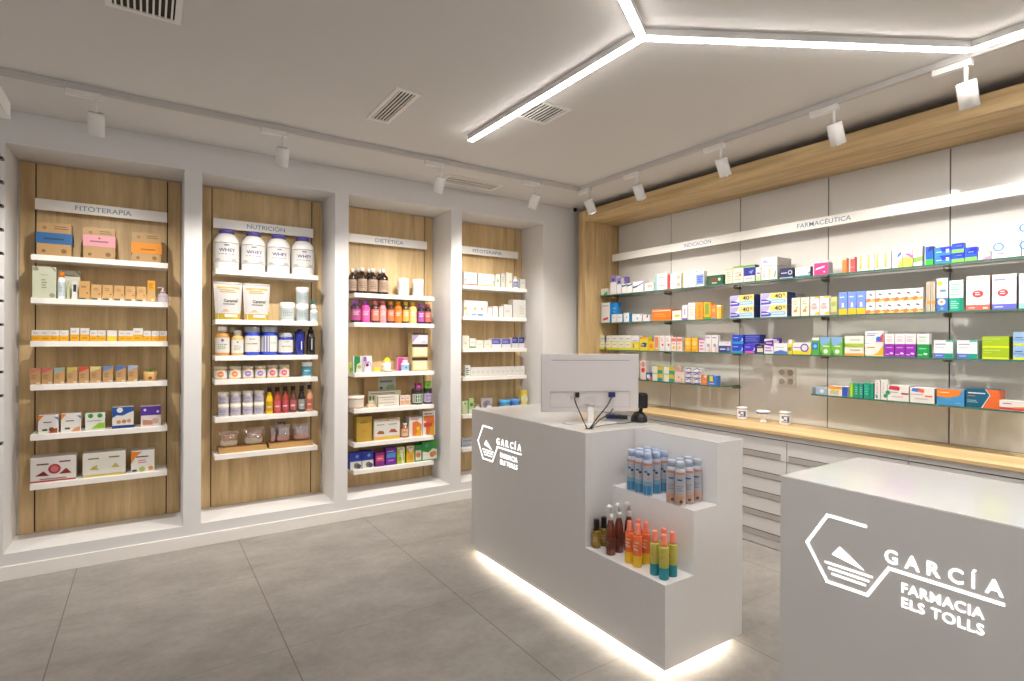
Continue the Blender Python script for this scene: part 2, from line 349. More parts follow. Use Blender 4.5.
# ------------------------------------------------------------------ shelves
SY = 4.857
SHZ = []
def shelf(k, z, label):
    t = tag(MB_box_obj('wall_shelf', (-.650+BAY*k, SY, z-.038), (.130+BAY*k, 5.0985, z), SHELF, .0015), label, 'shelf', 'white shelves in the wall niches')
def MB_box_obj(name, a, c, mt, bevel=0):
    b = MB(); o = Vector(((a[0]+c[0])/2, (a[1]+c[1])/2, min(a[2], c[2]))); b.box(Vector(a)-o, Vector(c)-o, mt); r = b.build(name, None, bevel); r.location = o; return r
def zavg(*pts): return sum(on(x, y, 'Y', SY).z for x, y in pts)/len(pts)
Z = {}
for k, rows in enumerate((
    [2.111, 1.8185, 1.5263, 1.231, .8935, .561],
    [zavg((212.6, 270.7), (318.1, 273.6)), zavg((212.3, 320.4), (318, 320.4)), zavg((212.6, 355.5), (317.8, 355.3)), zavg((212.3, 379.9), (317.8, 377.2)), zavg((215, 418.2), (317.8, 411.5)), zavg((215, 455.2), (317.8, 445.8))],
    [zavg((348, 293.4), (434.5, 296)), zavg((348.7, 322.5), (434.5, 323.7)), zavg((348, 372.8), (434.5, 371.2)), zavg((354.5, 408.9), (433.8, 404.9)), zavg((354.3, 443.5), (435, 435.8)), zavg((354.3, 470.8), (435, 460.5))],
    [zavg((527, 288.9)), zavg((527, 318)), zavg((526.3, 348.1)), zavg((526.3, 374.9)), zavg((463, 415)), zavg((463, 448.5))])):
    for j, z in enumerate(rows):
        Z[(k+1, j+1)] = z
        shelf(k, z, ('top', 'second', 'third', 'fourth', 'fifth', 'lowest')[j] + ' white shelf of ' + ('the FITOTERAPIA niche beside the hook rack', 'the NUTRICIÓN niche', 'the DIETÉTICA niche', 'the last FITOTERAPIA niche, by the corner')[k])
RZ = {1: 2.038, 2: 1.742, 3: 1.452, 4: 1.162}
GX0, GX1 = 4.10, 4.372
def bracket(y, z):
    b = MB(); b.box((GX1-.10, -.006, -.022), (PXB-.0005, .006, -.0005), METAL); b.box((GX1-.03, -.012, -.028), (PXB-.0005, .012, .016), METAL, )
    return b
def glass_shelf(z, y1, y0, label, lab2):
    t = thing('glass_shelf', label, 'glass shelf', (0, 0, z), 0, 'glass shelves on the back wall')
    b = MB(); b.box((GX0, y0, -.010), (GX1, y1, 0), {'*': GLASS, 'l': GEDGE, 'f': GEDGE}); b.build('pane', t)
    for y in JY[1:7]:
        if y0-.02 < y < y1+.02:
            b = MB(); b.box((GX1-.09, y-.005, -.024), (PXB-.0005, y+.005, -.0105), METAL); b.box((GX1-.035, y-.012, -.03), (PXB-.0005, y+.012, -.0105), METAL); b.tube([(GX1-.06, y, -.0105), (GX1-.06, y, -.03)], .007, METAL); b.build('bracket', t)
glass_shelf(RZ[1], 4.455, -.2, 'top glass shelf of the back wall, below the lettered strips', 0)
glass_shelf(RZ[2], 4.455, -.2, 'second glass shelf, carrying the cartons marked 40', 0)
glass_shelf(RZ[3], 4.455, -.2, 'third glass shelf, carrying yellow, navy and purple cartons', 0)
y4 = 2.938
glass_shelf(RZ[4], 4.455, y4, 'short lowest glass shelf beside the oak upright, behind the monitor', 0)
glass_shelf(RZ[4], on(811, 395, 'X', GX0).y, -.2, 'lowest glass shelf past the wall sockets, with ointment cartons', 0)

# ------------------------------------------------------------------ ceiling: vents, tracks, spotlights, LED hexagon
def vent(x0, y0, x1, y1, along, label, n, col=DARK, fr=.025):
    t = thing('ceiling_vent', label, 'vent', ((x0+x1)/2, (y0+y1)/2, CZ), 0, 'air vents in the ceiling')
    w, d = (x1-x0)/2, (y1-y0)/2
    b = MB()
    for a, c in (((-w, -d), (w, -d+fr)), ((-w, d-fr), (w, d)), ((-w, -d+fr), (-w+fr, d-fr)), ((w-fr, -d+fr), (w, d-fr))): b.box((*a, -.008), (*c, -.0005), WHITEP)
    b.build('frame', t)
    b = MB(); b.box((-w+fr, -d+fr, -.002), (w-fr, d-fr, -.0005), col); b.build('duct_opening', t)
    b = MB()
    for i in range(n):
        if along == 'Y':
            c = -w+fr+(2*w-2*fr)*(i+.5)/n; b.box((c-.004, -d+fr, -.007), (c+.004, d-fr, -.0021), WHITEP)
        else:
            c = -d+fr+(2*d-2*fr)*(i+.5)/n; b.box((-w+fr, c-.0028, -.007), (w-fr, c+.0028, -.0021), WHITEP)
    b.build('slat', t)
vent(-.155, 2.40, .125, 2.965, 'Y', 'large white air vent cut by the top of the photo, slats over dark duct', 10)
vent(1.19, 3.0, 1.345, 3.53, 'Y', 'narrow long air vent alone in the middle of the ceiling', 5)
vent(1.93, 2.67, 2.215, 2.955, 'Y', 'square air vent beside the free LED arm', 9)
vent(2.2, 4.32, 2.78, 4.57, 'X', 'flat pale air vent between the track and the niche wall', 3, mat('B5ADA3', .6), .03)
TY, TX, TZ = 4.0, 3.42, CZ-.034
t = thing('light_track', 'white ceiling track bending along the niche wall and the glass shelves', 'light track', (TX, TY, CZ))
for nm, a, c in (('rail', (-6.5, -.018, -.034), (.018, .018, -.0005)), ('rail', (-.018, -5, -.034), (.018, -.0185, -.0005))):
    b = MB(); b.box(a, c, mat('C9C5C1', .4)); b.build(nm, t)
for a, c in (((-6.5, -.006, -.0352), (-.03, .006, -.034)), ((-.006, -5, -.0352), (.006, -.04, -.034))):
    b = MB(); b.box(a, c, CABH); b.build('groove', t)
SZ = 112
def spot(px, py, side, label, tilt, pw=1.0, aim=None):
    """cylindrical track spotlight; px is where its stem meets the track"""
    if side == 'L': x, y = on(px, py, 'Y', TY).x, TY; rz = 0
    else: x, y = TX, on(px, py, 'X', TX).y; rz = -pi/2
    t = thing('track_spotlight', label, 'spotlight', (x, y, TZ), rz, 'white spotlights on the ceiling track')
    b = MB(); b.box((-.14, -.018, -.034), (.025, .018, -.001), WHITEP); b.build('adapter', t, .002)
    b = MB(); b.tube([(0, 0, -.024), (0, 0, -.115)], .009, WHITEP, 10); b.build('stem', t)
    tl, yw = tilt
    hd = bpy.data.objects.new('head_pivot', None)
    R = Matrix.Rotation(yw, 4, 'Z') @ Matrix.Rotation(tl, 4, 'X')
    b = MB(); r = .042
    b.lathe([(r, -.125), (r, .0), (r-.004, .003), (r*.35, .004)], [WHITEP, WHITEP, CABH], 24, caps=True)
    b.lathe([(r*.86, -.1262), (r*.86, -.1255)], [DARK], 24)
    o = b.build('lamp_head', t); o.matrix_local = Matrix.Translation((0, 0, -.112)) @ R
    b = MB(); b.lathe([(r*.62, -.1275), (r*.62, -.1265)], mat('FFFFFF', .3, emit=6), 20); l = b.build('lens', o)
    ld = bpy.data.lights.new('spot_beam', 'SPOT'); ld.energy = SPOT_W*pw; ld.color = (1, .94, .865); ld.spot_size = RAD(SZ); ld.spot_blend = .8; ld.shadow_soft_size = .022
    lo = bpy.data.objects.new('spot_beam', ld); C.objects.link(lo)
    M = Matrix.Translation((x, y, TZ)) @ Matrix.Rotation(rz, 4, 'Z') @ Matrix.Translation((0, 0, -.112)) @ R
    lo.matrix_world = M @ Matrix.Translation((0, 0, -.132))
spot(96, 105, 'L', 'track spotlight over the niche beside the hook rack', (RAD(26), 0), .625)
spot(283, 145, 'L', 'track spotlight over the whey jar niche', (RAD(24), 0), 1.0)
spot(441, 180, 'L', 'track spotlight under the pale flat vent', (RAD(26), RAD(6)), 1.0)
spot(536.5, 195, 'L', 'track spotlight over the last niche, next before the corner', (RAD(28), RAD(12)), 1.0)
spot(588, 200, 'R', 'track spotlight beside the ceiling track corner, by the small camera', (RAD(26), RAD(-8)), .5)
spot(637, 182, 'R', 'track spotlight over the first glass shelf end, second past the corner', (RAD(26), 0), .62)
spot(721, 155, 'R', 'track spotlight above the INDICACIÓN lettering', (RAD(26), 0), .62)
spot(834, 119, 'R', 'track spotlight above the FARMACÉUTICA lettering', (RAD(26), 0), .62)
spot(966, 76, 'R', 'biggest looking track spotlight, below the bend of the LED line', (RAD(26), 0), .62)
# off the picture's edges the track goes on with two more lamps per side
for p in ((-1.55, TY, RAD(26), 0, .6), (TX, .25, RAD(26), -pi/2, .62)):
    x, y, tl, rz, pw = p; tt = thing('track_spotlight', ('track spotlight far along the track past the hook rack' if rz == 0 else 'track spotlight over the near end of the glass shelves'), 'spotlight', (x, y, TZ), rz, 'white spotlights on the ceiling track')
    b = MB(); b.box((-.135, -.017, -.024), (.025, .017, -.001), WHITEP); b.build('adapter', tt)
    b = MB(); b.lathe([(.039, -.19), (.039, -.07)], WHITEP, 20); b.build('lamp_head', tt)
    ld = bpy.data.lights.new('spot_beam', 'SPOT'); ld.energy = SPOT_W*pw; ld.color = (1, .94, .865); ld.spot_size = RAD(SZ); ld.spot_blend = .8; ld.shadow_soft_size = .022
    lo = bpy.data.objects.new('spot_beam', ld); C.objects.link(lo); lo.matrix_world = Matrix.Translation((x, y, TZ-.20)) @ Matrix.Rotation(rz, 4, 'Z') @ Matrix.Rotation(tl, 4, 'X')
HX = [(1.924, 1.811), (3.320, .998), (3.320, -.615), (1.924, -1.421), (.528, -.615), (.528, 1.005)]
t = thing('led_light_line', 'white hexagonal LED light line with one free arm, fixed under the ceiling', 'ceiling light', (1.924, 1.811, CZ))
segs = [(HX[i], HX[(i+1) % 6]) for i in range(6)] + [((1.924, 1.811), (1.915, 3.43))]
for a, c in segs:
    a = Vector((*a, 0)); c = Vector((*c, 0)); d = (c-a).normalized(); n = Vector((-d.y, d.x, 0)); base = Vector((1.924, 1.811, CZ)); w = .021
    def bar(z0, z1, w, mt, nm, ext=.0):
        b = MB(); p = [a-d*ext-n*w, c+d*ext-n*w, c+d*ext+n*w, a-d*ext+n*w]
        lo = [v+Vector((0, 0, CZ+z0))-base for v in p]; hi = [v+Vector((0, 0, CZ+z1))-base for v in p]
        b.face(lo[::-1], mt); b.face(hi, mt)
        for i in range(4): j = (i+1) % 4; b.face([lo[i], lo[j], hi[j], hi[i]], mt)
        return b.build(nm, t)
    bar(-.034, -.0005, w, WHITEP, 'profile'); bar(-.038, -.0342, w*.9, GLOW, 'diffuser')
t = thing('security_camera', 'tiny black security camera on the wall, high in the corner', 'camera', (on(574.8, 209.7, 'Y', 4.66).x, 4.699, on(574.6, 209.7, 'Y', 4.66).z))
b = MB(); 
b.lathe([(.026, 0), (.026, .012), (.02, .03)], WHITEP, 16); o = b.build('mount', t); o.rotation_euler = (RAD(90), 0, 0); 
b = MB(); b.lathe([(.018, .03), (.024, .04), (.024, .05), (.014, .06)], BLACK, 16); o = b.build('lens_housing', t); o.rotation_euler = (RAD(90), 0, 0)

# ------------------------------------------------------------------ the two counters
CF = 1.985
def logo(t, ox, oz):
    """backlit logo on the counter front; ox, oz: the left point of its hexagon line; parent at t"""
    inv = t.location
    fr0 = lambda a, c, d: Vector((CF-.0005-d, ox-a, oz+c))-inv
    def stroke(b, pts, w=.0046):
        for i in range(len(pts)-1):
            p, q = Vector(pts[i]), Vector(pts[i+1]); d = (q-p).normalized(); n = Vector((-d.y, d.x))*w
            p = p-d*w*.6; q = q+d*w*.6
            b.prism([p-n, q-n, q+n, p+n], .002, LOGO, fr0)
    b = MB(); stroke(b, [(.193, .111), (.070, .115), (0, 0), (.070, -.116), (.199, -.114), (.262, -.004), (.545, -.006)]); b.build('hexagon_line', t)
    b = MB(); b.prism([(.086, -.016), (.112, .018), (.188, -.036)], .002, LOGO, fr0)
    for a0, a1, z in ((.062, .214, -.050), (.074, .204, -.067), (.086, .194, -.084)): b.box(fr0(a0, z-.0032, 0), fr0(a1, z+.0032, .002), LOGO)
    b.build('boat_emblem', t)
    b = MB()
    x = .250
    for ch, w in zip('GARCÍA', (.036, .040, .034, .036, .011, .040)):
        h = .042*(1.32 if ch == 'Í' else 1)
        add_text(b, ch, w, .042, lambda a, c, d: fr0(x+a, .014+c, d), LOGO, .014, thick=.002); x += w+.0195
    b.build('garcia_lettering', t)
    b = MB(); add_text(b, 'FARMACIA', .205, .030, lambda a, c, d: fr0(.298+a, -.066+c, d), LOGO, .008, 1.08, thick=.002); b.build('farmacia_lettering', t)
    b = MB(); add_text(b, 'ELS TOLLS', .205, .030, lambda a, c, d: fr0(.298+a, -.112+c, d), LOGO, .008, 1.08, thick=.002); b.build('els_tolls_lettering', t)
def led_base(t, x0, x1, y0, y1):
    inv = t.location
    b = MB(); b.box(Vector((x0+.075, y0+.075, .0005))-inv, Vector((x1-.075, y1-.075, .0495))-inv, LACQ); b.build('plinth', t)
    for a, c in (((x0+.066, y0+.066, .040), (x0+.074, y1-.066, .048)), ((x0+.066, y0+.066, .040), (x1-.066, y0+.074, .048)), ((x0+.066, y1-.074, .040), (x1-.066, y1-.066, .048))):
        b = MB(); b.box(Vector(a)-inv, Vector(c)-inv, GLOWW); b.build('led_strip', t)
def shell(b, poly, z0, z1, mt, mtop=None):
    """upright prism over an xy polygon (ccw)"""
    n = len(poly); b.face([(x, y, z1) for x, y in poly], mtop or mt); b.face([(x, y, z0) for x, y in poly][::-1], mt)
    for i in range(n): (xa, ya_), (xb, yb_) = poly[i], poly[(i+1) % n]; b.face([(xa, ya_, z0), (xb, yb_, z0), (xb, yb_, z1), (xa, ya_, z1)], mt)
X2, X3, X4 = 2.186, 2.362, 2.572; YA, YBK, YC = 1.708, 2.262, 3.515; Z1c, Z2c, ZT = .426, .735, 1.045
t = thing('service_counter', 'white counter with stepped display end and glowing foot, carrying the monitor', 'counter', (CF, YA, 0))
I = t.location
def rb(b, a, c, mt): b.box(Vector(a)-I, Vector(c)-I, mt)
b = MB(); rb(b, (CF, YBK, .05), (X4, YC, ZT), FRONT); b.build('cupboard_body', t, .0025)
b = MB(); rb(b, (CF+.001, YBK+.001, ZT+.0001), (X4-.001, YC-.001, ZT+.0018), LACQ); b.build('countertop', t)
b = MB()
sx = [(CF, .05), (X4, .05), (X4, ZT), (X3, ZT), (X3, Z2c), (X2, Z2c), (X2, Z1c), (CF, Z1c)]
b.face([Vector((x, YA, z))-I for x, z in sx], LACQ); b.face([Vector((x, YBK-.0005, z))-I for x, z in sx][::-1], LACQ)
for i in range(8):
    (xa, za), (xb, zb) = sx[i], sx[(i+1) % 8]
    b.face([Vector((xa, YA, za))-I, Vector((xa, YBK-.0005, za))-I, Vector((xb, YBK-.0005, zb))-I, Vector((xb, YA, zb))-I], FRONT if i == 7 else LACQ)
b.build('stepped_display_end', t, .002)
b = MB()
for a, c in (((CF, YA, .034), (CF+.012, YC, .0499)), ((CF+.012, YA, .034), (X4, YA+.012, .0499)), ((CF+.012, YC-.012, .034), (X4, YC, .0499))): rb(b, a, c, LACQ)
b.build('skirt', t)
led_base(t, CF, X4, YA, YC); logo(t, 3.421, .828)
t = thing('service_counter', 'white counter cut by the photo edge, large glowing logo on its front', 'counter', (CF, 1.16, 0)); I = t.location
Y2a, Y2b, X5 = -.66, 1.161, 2.592
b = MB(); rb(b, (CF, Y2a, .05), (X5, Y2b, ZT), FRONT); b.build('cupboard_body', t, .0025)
b = MB(); rb(b, (CF+.001, Y2a+.001, ZT+.0001), (X5-.001, Y2b-.001, ZT+.0018), LACQ); b.build('countertop', t)
b = MB()
for a, c in (((CF, Y2a, .034), (CF+.012, Y2b, .0499)), ((CF+.012, Y2a, .034), (X5, Y2a+.012, .0499)), ((CF+.012, Y2b-.012, .034), (X5, Y2b, .0499))): rb(b, a, c, LACQ)
b.build('skirt', t); led_base(t, CF, X5, Y2a, Y2b); logo(t, 1.059, .828)
ZTOP = ZT+.0019

# ------------------------------------------------------------------ monitor, cables, scanners
mc = on(590, 381, 'Y', 2.52); mc = Vector((mc.x, mc.y, 0))
dm = (mc.dot(Vector((sin(YAW), cos(YAW), 0))))
mang = -YAW-RAD(8.0)+RAD(14)
MONW = mat('D0CAC8', .45, name='pale_grey_monitor_plastic')
t = thing('monitor', 'white computer monitor seen from behind on the stepped counter', 'monitor', (mc.x, mc.y, ZTOP), mang)
sc = dm/FOC; MW, MH = 99.0*sc, 57.5*sc; zb = 1.55-(411-340)*sc-ZTOP; zt = zb+MH
b = MB(); b.box((-MW/2, -.012, zb), (MW/2, .014, zt), MONW); b.build('back_shell', t, .004)
b = MB(); b.box((-MW/2+.004, .0142, zb+.006), (MW/2-.004, .0165, zt-.004), BLACK); b.build('screen', t)
b = MB(); b.box((-MW*.40, -.0135, zt-.040), (MW*.40, -.0122, zt-.0365), mat('8A8482', .5)); b.build('vent_slot', t)
rz0, rz1 = zb+.030, zb+MH*.345
b = MB()
for a, c in (((-MW*.405, -.0135, rz0-.004), (MW*.405, -.0122, rz0)), ((-MW*.405, -.0175, rz1), (MW*.405, -.0122, rz1+.006)), ((-MW*.405-.003, -.0135, rz0), (-MW*.405, -.0122, rz1)), ((MW*.405, -.0135, rz0), (MW*.405+.003, -.0122, rz1))): b.box(a, c, mat('BDB7B4', .4))
b.build('port_recess', t)
b = MB(); b.box((-.035, -.0145, (rz0+rz1)/2-.035), (.035, -.0124, (rz0+rz1)/2+.02), mat('C9C3C1', .4)); b.build('rating_plate', t)
b = MB(); b.box((-.021, -.036, .006), (.014, -.020, zb+.05), SHELF); b.box((-.021, -.036, zb+.03), (.014, -.012, zb+.05), SHELF); b.build('stand_neck', t, .002)
b = MB(); b.lathe([(.115, 0), (.118, .003), (.113, .006)], WHITEP, 36, c=(-.0, -.005), sx=1.45, sy=.62); b.build('stand_base', t)
for nm, mx_, mt in (('power_plug', -.085, BLACK), ('video_plug', .128, mat('1F2A6B', .4))):
    b = MB(); w = .011 if nm[0] == 'p' else .019
    b.box((mx_-w, -.040, rz1-.031), (mx_+w, -.018, rz1-.002), mt); b.build(nm, t, .002)
Mw = Matrix.Translation((mc.x, mc.y, ZTOP)) @ Matrix.Rotation(mang, 4, 'Z')
gh = on(589, 429, 'Z', ZTOP)
t = thing('cable_grommet', 'round cable hole in the corner of the monitor counter top', 'cable outlet', (gh.x, gh.y, ZTOP))
b = MB(); b.lathe([(.030, 0), (.030, .002), (.024, .0025)], CABH, 24); b.build('ring', t); b = MB(); b.lathe([(.0235, .0026), (.022, .0030)], DARK, 24); b.build('hole', t)
def cable(name, label, pts, r=.0032):
    # smooth the control points
    P_ = [Vector(p) for p in pts]; out = []
    for i in range(len(P_)-1):
        p0, p1, p2, p3 = P_[max(i-1, 0)], P_[i], P_[i+1], P_[min(i+2, len(P_)-1)]
        for k in range(6):
            s = k/6; out.append(.5*((2*p1)+(p2-p0)*s+(2*p0-5*p1+4*p2-p3)*s*s+(3*p1-p0-3*p2+p3)*s**3))
    out.append(P_[-1]); c0 = Vector((gh.x, gh.y, ZTOP)); b = MB(); b.tube([v-c0 for v in out], r, BLACK, 8); o = b.build(name); o.location = c0
    return tag(o, label, 'cable', 'cables behind the monitor')
pp = Mw @ Vector((-.085, -.030, rz1-.0312)); pv = Mw @ Vector((.128, -.030, rz1-.0312))
gz = Vector((gh.x, gh.y, ZTOP+.004))
def at(px, py, k=.0):  # a point on the vertical plane through grommet and plug
    return on(px, py, 'Y', gh.y+k)
cable('power_cable', 'black power cable hanging from the monitor socket to the counter hole', [pp, on(574.5, 399, 'Y', gh.y+.05), on(580, 413, 'Y', gh.y+.02), gz+Vector((-.012, .004, .0))])
cable('video_cable', 'black cable from the blue plug down to the counter hole', [pv, on(607, 406, 'Y', gh.y+.0), on(598, 417, 'Y', gh.y-.01), gz+Vector((.002, -.006, 0))], .0036)
vq = on(608.5, 404.5, 'Y', gh.y-.002)
cable('scanner_cable', 'black cable lying over the counter from scanner to counter hole', [on(640, 421, 'Z', ZTOP+.005), on(625, 423, 'Z', ZTOP+.005), on(605, 425, 'Z', ZTOP+.006), gz+Vector((.013, .003, 0))], .002)
cable('loose_cable', 'short black cable with free upright end beside the blue device', [on(613, 408.5, 'Y', gh.y+.03), on(609, 414, 'Y', gh.y+.02), on(600, 419.5, 'Y', gh.y), gz+Vector((.012, -.006, .0))], .0035)
# desktop scanner
sp_ = on(639, 421.5, 'Z', ZTOP); t = thing('barcode_scanner', 'black desktop barcode scanner with round foot beside the monitor', 'scanner', (sp_.x, sp_.y, ZTOP), -YAW)
b = MB(); b.lathe([(.052, 0), (.052, .012), (.046, .034), (.030, .055), (.016, .062)], BLACK, 28); b.build('foot', t)
b = MB(); b.tube([(.008, 0, .060), (.014, 0, .085)], .012, BLACK, 12); b.build('neck', t)
b = MB(); b.box((-.012, -.022, .083), (.052, .040, .178), BLACK); b.build('head', t, .012)
hp = on(617, 418.5, 'Z', ZTOP); t = thing('card_reader', 'low dark card reader with blue end lying on the counter under the monitor', 'card reader', (hp.x, hp.y, ZTOP), -YAW+RAD(-8))
b = MB(); b.box((-.064, -.02, .0005), (.066, .028, .022), mat('3A3F48', .4)); b.build('casing', t, .005)
b = MB(); b.box((-.072, -.022, .001), (-.012, .03, .026), mat('27407F', .4)); b.build('blue_cover', t, .005)

# ------------------------------------------------------------------ sockets and ceramics on the worktop
so = on(786.5, 377, 'X', PXB); t = thing('wall_socket', 'pale wall socket plate with four round outlets on the back panel', 'socket', (PXB-.0005, so.y, so.z))
b = MB(); b.box((-.006, -.082, -.082), (0, .082, .082), mat('CFC8BE', .3)); b.build('plate', t, .002)
for dy in (-.037, .037):
    for dz in (-.037, .037):
        b = MB()
        b.lathe([(.024, 0), (.024, .003), (.020, .0035), (.019, .001)], mat('A59D92', .4), 20); o = b.build('outlet', t); o.rotation_euler = (0, RAD(-90), 0); o.location = (-.0062, dy, dz)
WZ = .884
BLUE = 'A'
def ceramic(px, py, kind, label):
    p = on(px, py, 'Z', WZ); t = thing({'jar': 'ceramic_jar', 'mortar': 'ceramic_mortar'}[kind], label, kind if kind == 'jar' else 'mortar', (p.x, p.y, WZ), -YAW-RAD(20)); t.location.z = WZ
    b = MB(); w = WHITEP; bl = mat('5C6796', .4); k = 1.0
    if kind == 'jar':
        b.lathe([(.040, .0005), (.043, .006), (.041, .03), (.041, .075), (.045, .086), (.045, .094), (.036, .098)], LACQ, 24); b.build('body', t)
        b = MB(); b.lathe([(.0435, .0985), (.046, .102), (.03, .106), (.008, .108)], LACQ, 20); b.build('lid', t)
        b = MB(); b.lathe([(.0452, .087), (.0455, .093)], bl, 24, caps=False); cm = lambda a, c, d: Vector((sin((a-.5)*1.9)*(.0418+d), -cos((a-.5)*1.9)*(.0418+d), c))
        for q_ in ((.1, .022, .9, .028), (.1, .066, .9, .072), (.62, .03, .86, .064), (.12, .05, .34, .064), (.3, .034, .55, .046)):
            for i in range(4):
                u0, u1 = q_[0]+(q_[2]-q_[0])*i/4, q_[0]+(q_[2]-q_[0])*(i+1)/4; b.face([cm(u0, q_[1], .0006), cm(u1, q_[1], .0006), cm(u1, q_[3], .0006), cm(u0, q_[3], .0006)], bl)
        b.build('painted_ornament', t)
    else:
        b.lathe([(.030, .0005), (.033, .005), (.018, .018), (.016, .030), (.036, .046), (.050, .068), (.052, .086), (.055, .092), (.050, .094), (.044, .08), (.02, .06)], LACQ, 28); b.build('bowl', t)
        b = MB(); b.lathe([(.0505, .07), (.0522, .082)], bl, 28, caps=False); b.build('painted_ring', t)
ceramic(742, 419, 'jar', 'first white ceramic jar with blue ornament, on the worktop, away from the wall sockets')
ceramic(763, 422, 'mortar', 'small white footed ceramic mortar on the oak worktop')
ceramic(785, 424.5, 'jar', 'white ceramic jar with blue ornament, directly below the wall sockets')

# ------------------------------------------------------------------ hook rack cut by the picture's edge
hy = 3.2; ex = on(0, 300, 'Y', hy).x
t = thing('display_rack', 'pale display rack with a column of small black hooks at the photo edge', 'display rack', (ex-.25, hy, 0))
b = MB(); b.box((-.2, -.02, .0305), (.225, .02, 2.72), WHITEP); b.build('back_board', t)
b = MB(); b.box((-.25, -.12, 0.0005), (.12, .12, .03), WHITEP); b.build('foot', t)
hx1 = on(11.5, 110, 'Y', hy).x; z0, z1 = on(11.5, 121, 'Y', hy).z, on(11.5, 105, 'Y', hy).z
b = MB(); b.box((-.2, -.6, z0), (hx1-ex+.25, -.021, z1), WHITEP); b.build('header', t)
for i in range(12):
    zc = on(2, 157+23.4*i if i < 11 else 438, 'Y', hy).z
    b = MB(); b.tube([(.225, -.021, zc+.026), (.240, -.026, zc+.026), (.250, -.03, zc+.008), (.253, -.035, zc-.014)], .003, BLACK, 8); b.box((.232, -.06, zc-.022), (.266, -.022, zc-.012), BLACK); b.build('hook', t)

# ------------------------------------------------------------------ goods
SHAPES = {  # body profile, cap profile, label (z0, z1): fractions of radius and height
 'bottle': ([(.96, 0), (1, .02), (1, .60), (.88, .70), (.42, .80), (.40, .85)], [(.46, .85), (.46, .985), (.40, 1)], (.10, .56)),
 'supplement': ([(.96, 0), (1, .02), (1, .68), (.86, .76), (.58, .80), (.56, .82)], [(.64, .82), (.64, .98), (.58, 1)], (.10, .62)),
 'jar': ([(.93, 0), (1, .04), (1, .74), (.90, .79), (.88, .80)], [(.96, .80), (.98, .82), (.98, .98), (.94, 1)], (.12, .68)),
 'tub': ([(.94, 0), (.97, .02), (1, .74), (.98, .75)], [(1.03, .75), (1.04, .77), (1.04, .985), (.99, 1)], (.08, .70)),
 'can': ([(.97, 0), (1, .015), (1, .78), (.92, .82), (.80, .845), (.78, .85)], [(.80, .85), (.80, .975), (.72, 1)], (.03, .77)),
 'sauce': ([(.94, 0), (1, .03), (1, .52), (.78, .66), (.56, .78), (.54, .84)], [(.62, .84), (.62, .99), (.58, 1)], (.10, .48)),
 'mist': ([(.96, 0), (1, .02), (1, .70), (.92, .735), (.6, .74)], [(.70, .74), (.68, .80), (.60, .82), (.58, .97), (.50, 1)], (.34, .66)),
 'dropper': ([(.95, 0), (1, .03), (1, .56), (.86, .61), (.5, .62)], [(.64, .62), (.62, .98), (.56, 1)], (.12, .50)),
 'whey': ([(.95, 0), (.985, .02), (.985, .17), (1, .19), (1, .68), (.95, .76), (.70, .86), (.58, .89)], [(.60, .89), (.60, .985), (.56, 1)], (.20, .66)),
 'tumbler': ([(.78, 0), (.82, .02), (1, .78), (1, .80)], [(1.04, .80), (1.04, .90), (.55, .93), (.5, 1)], (.2, .55)),
 'sport': ([(.9, 0), (1, .03), (1, .62), (.85, .72), (.6, .78)], [(.66, .78), (.66, .88), (.42, .90), (.36, 1)], (.18, .60)),
}
def cyl(r, u_span=2.0, z0=0, c0=0):
    return lambda a, c, d: Vector((sin(a)*(r+d), -cos(a)*(r+d), z0+c))
def make_round(name, label, cat, W, H, shape, spec, group=None):
    """spec: body colour, cap colour, label colour or -, artwork"""
    body, cap, lb, ops = (spec+('',))[:4] if len(spec) < 4 else spec
    bp, cp, (l0, l1) = SHAPES[shape]; R = W/2/max(1.0, max(r for r, z in cp)); t = thing(name, label, cat, (0, 0, 0), 0, group)
    gl = mat(body, .18, coat=.3)
    if isinstance(ops, tuple): ops, low = ops        # second colour of the contents, up to 38 %
    else: low = None
    prof = [(r*R, z*H) for r, z in bp]
    b = MB()
    if low:
        prof = [prof[0], prof[1], (R, .27*H)] + prof[2:]; b.lathe(prof, [mat(low, .18, coat=.3)]*2+[gl]*(len(prof)-3), 20)
    else: b.lathe(prof, gl, 20)
    b.build('body', t)
    b = MB(); b.lathe([(r*R, z*H+.0003) for r, z in cp], mat(cap, .3), 20); b.build('cap', t)
    if lb != '-' or ops:
        b = MB(); rr = R+.0006; h0, h1 = l0*H, l1*H
        if lb != '-': b.lathe([(rr, h0), (rr, h1)], P(lb), 24, caps=False)
        span = 2.1*rr
        art(ops, span, h1-h0, lambda a, c, d: Vector((sin((a-span/2)/rr-.1)*(rr+d), -cos((a-span/2)/rr-.1)*(rr+d), h0+c)), b, steps=6)
        b.build('label', t)
    return t
def make_carton(name, label, cat, W, H, D, spec, group=None):
    """spec: base colour, artwork, side colour, top colour"""
    base = spec[0]; ops = spec[1] if len(spec) > 1 else ''; side = spec[2] if len(spec) > 2 else base; top = spec[3] if len(spec) > 3 else base
    b = MB(); b.box((-W/2, -D/2, 0), (W/2, D/2, H), {'*': P(base), 'r': P(side), 'l': P(side), 't': P(top)})
    art(ops, W, H, lambda a, c, d: Vector((a-W/2, -D/2-d, c)), b)
    # flap seam across the lid
    b.face([(-W/2, -D/2+.004, H+.0003), (W/2, -D/2+.004, H+.0003), (W/2, -D/2+.0055, H+.0003), (-W/2, -D/2+.0055, H+.0003)], P('B9B2A8'))
    o = b.build(name); return tag(o, label, cat, group)
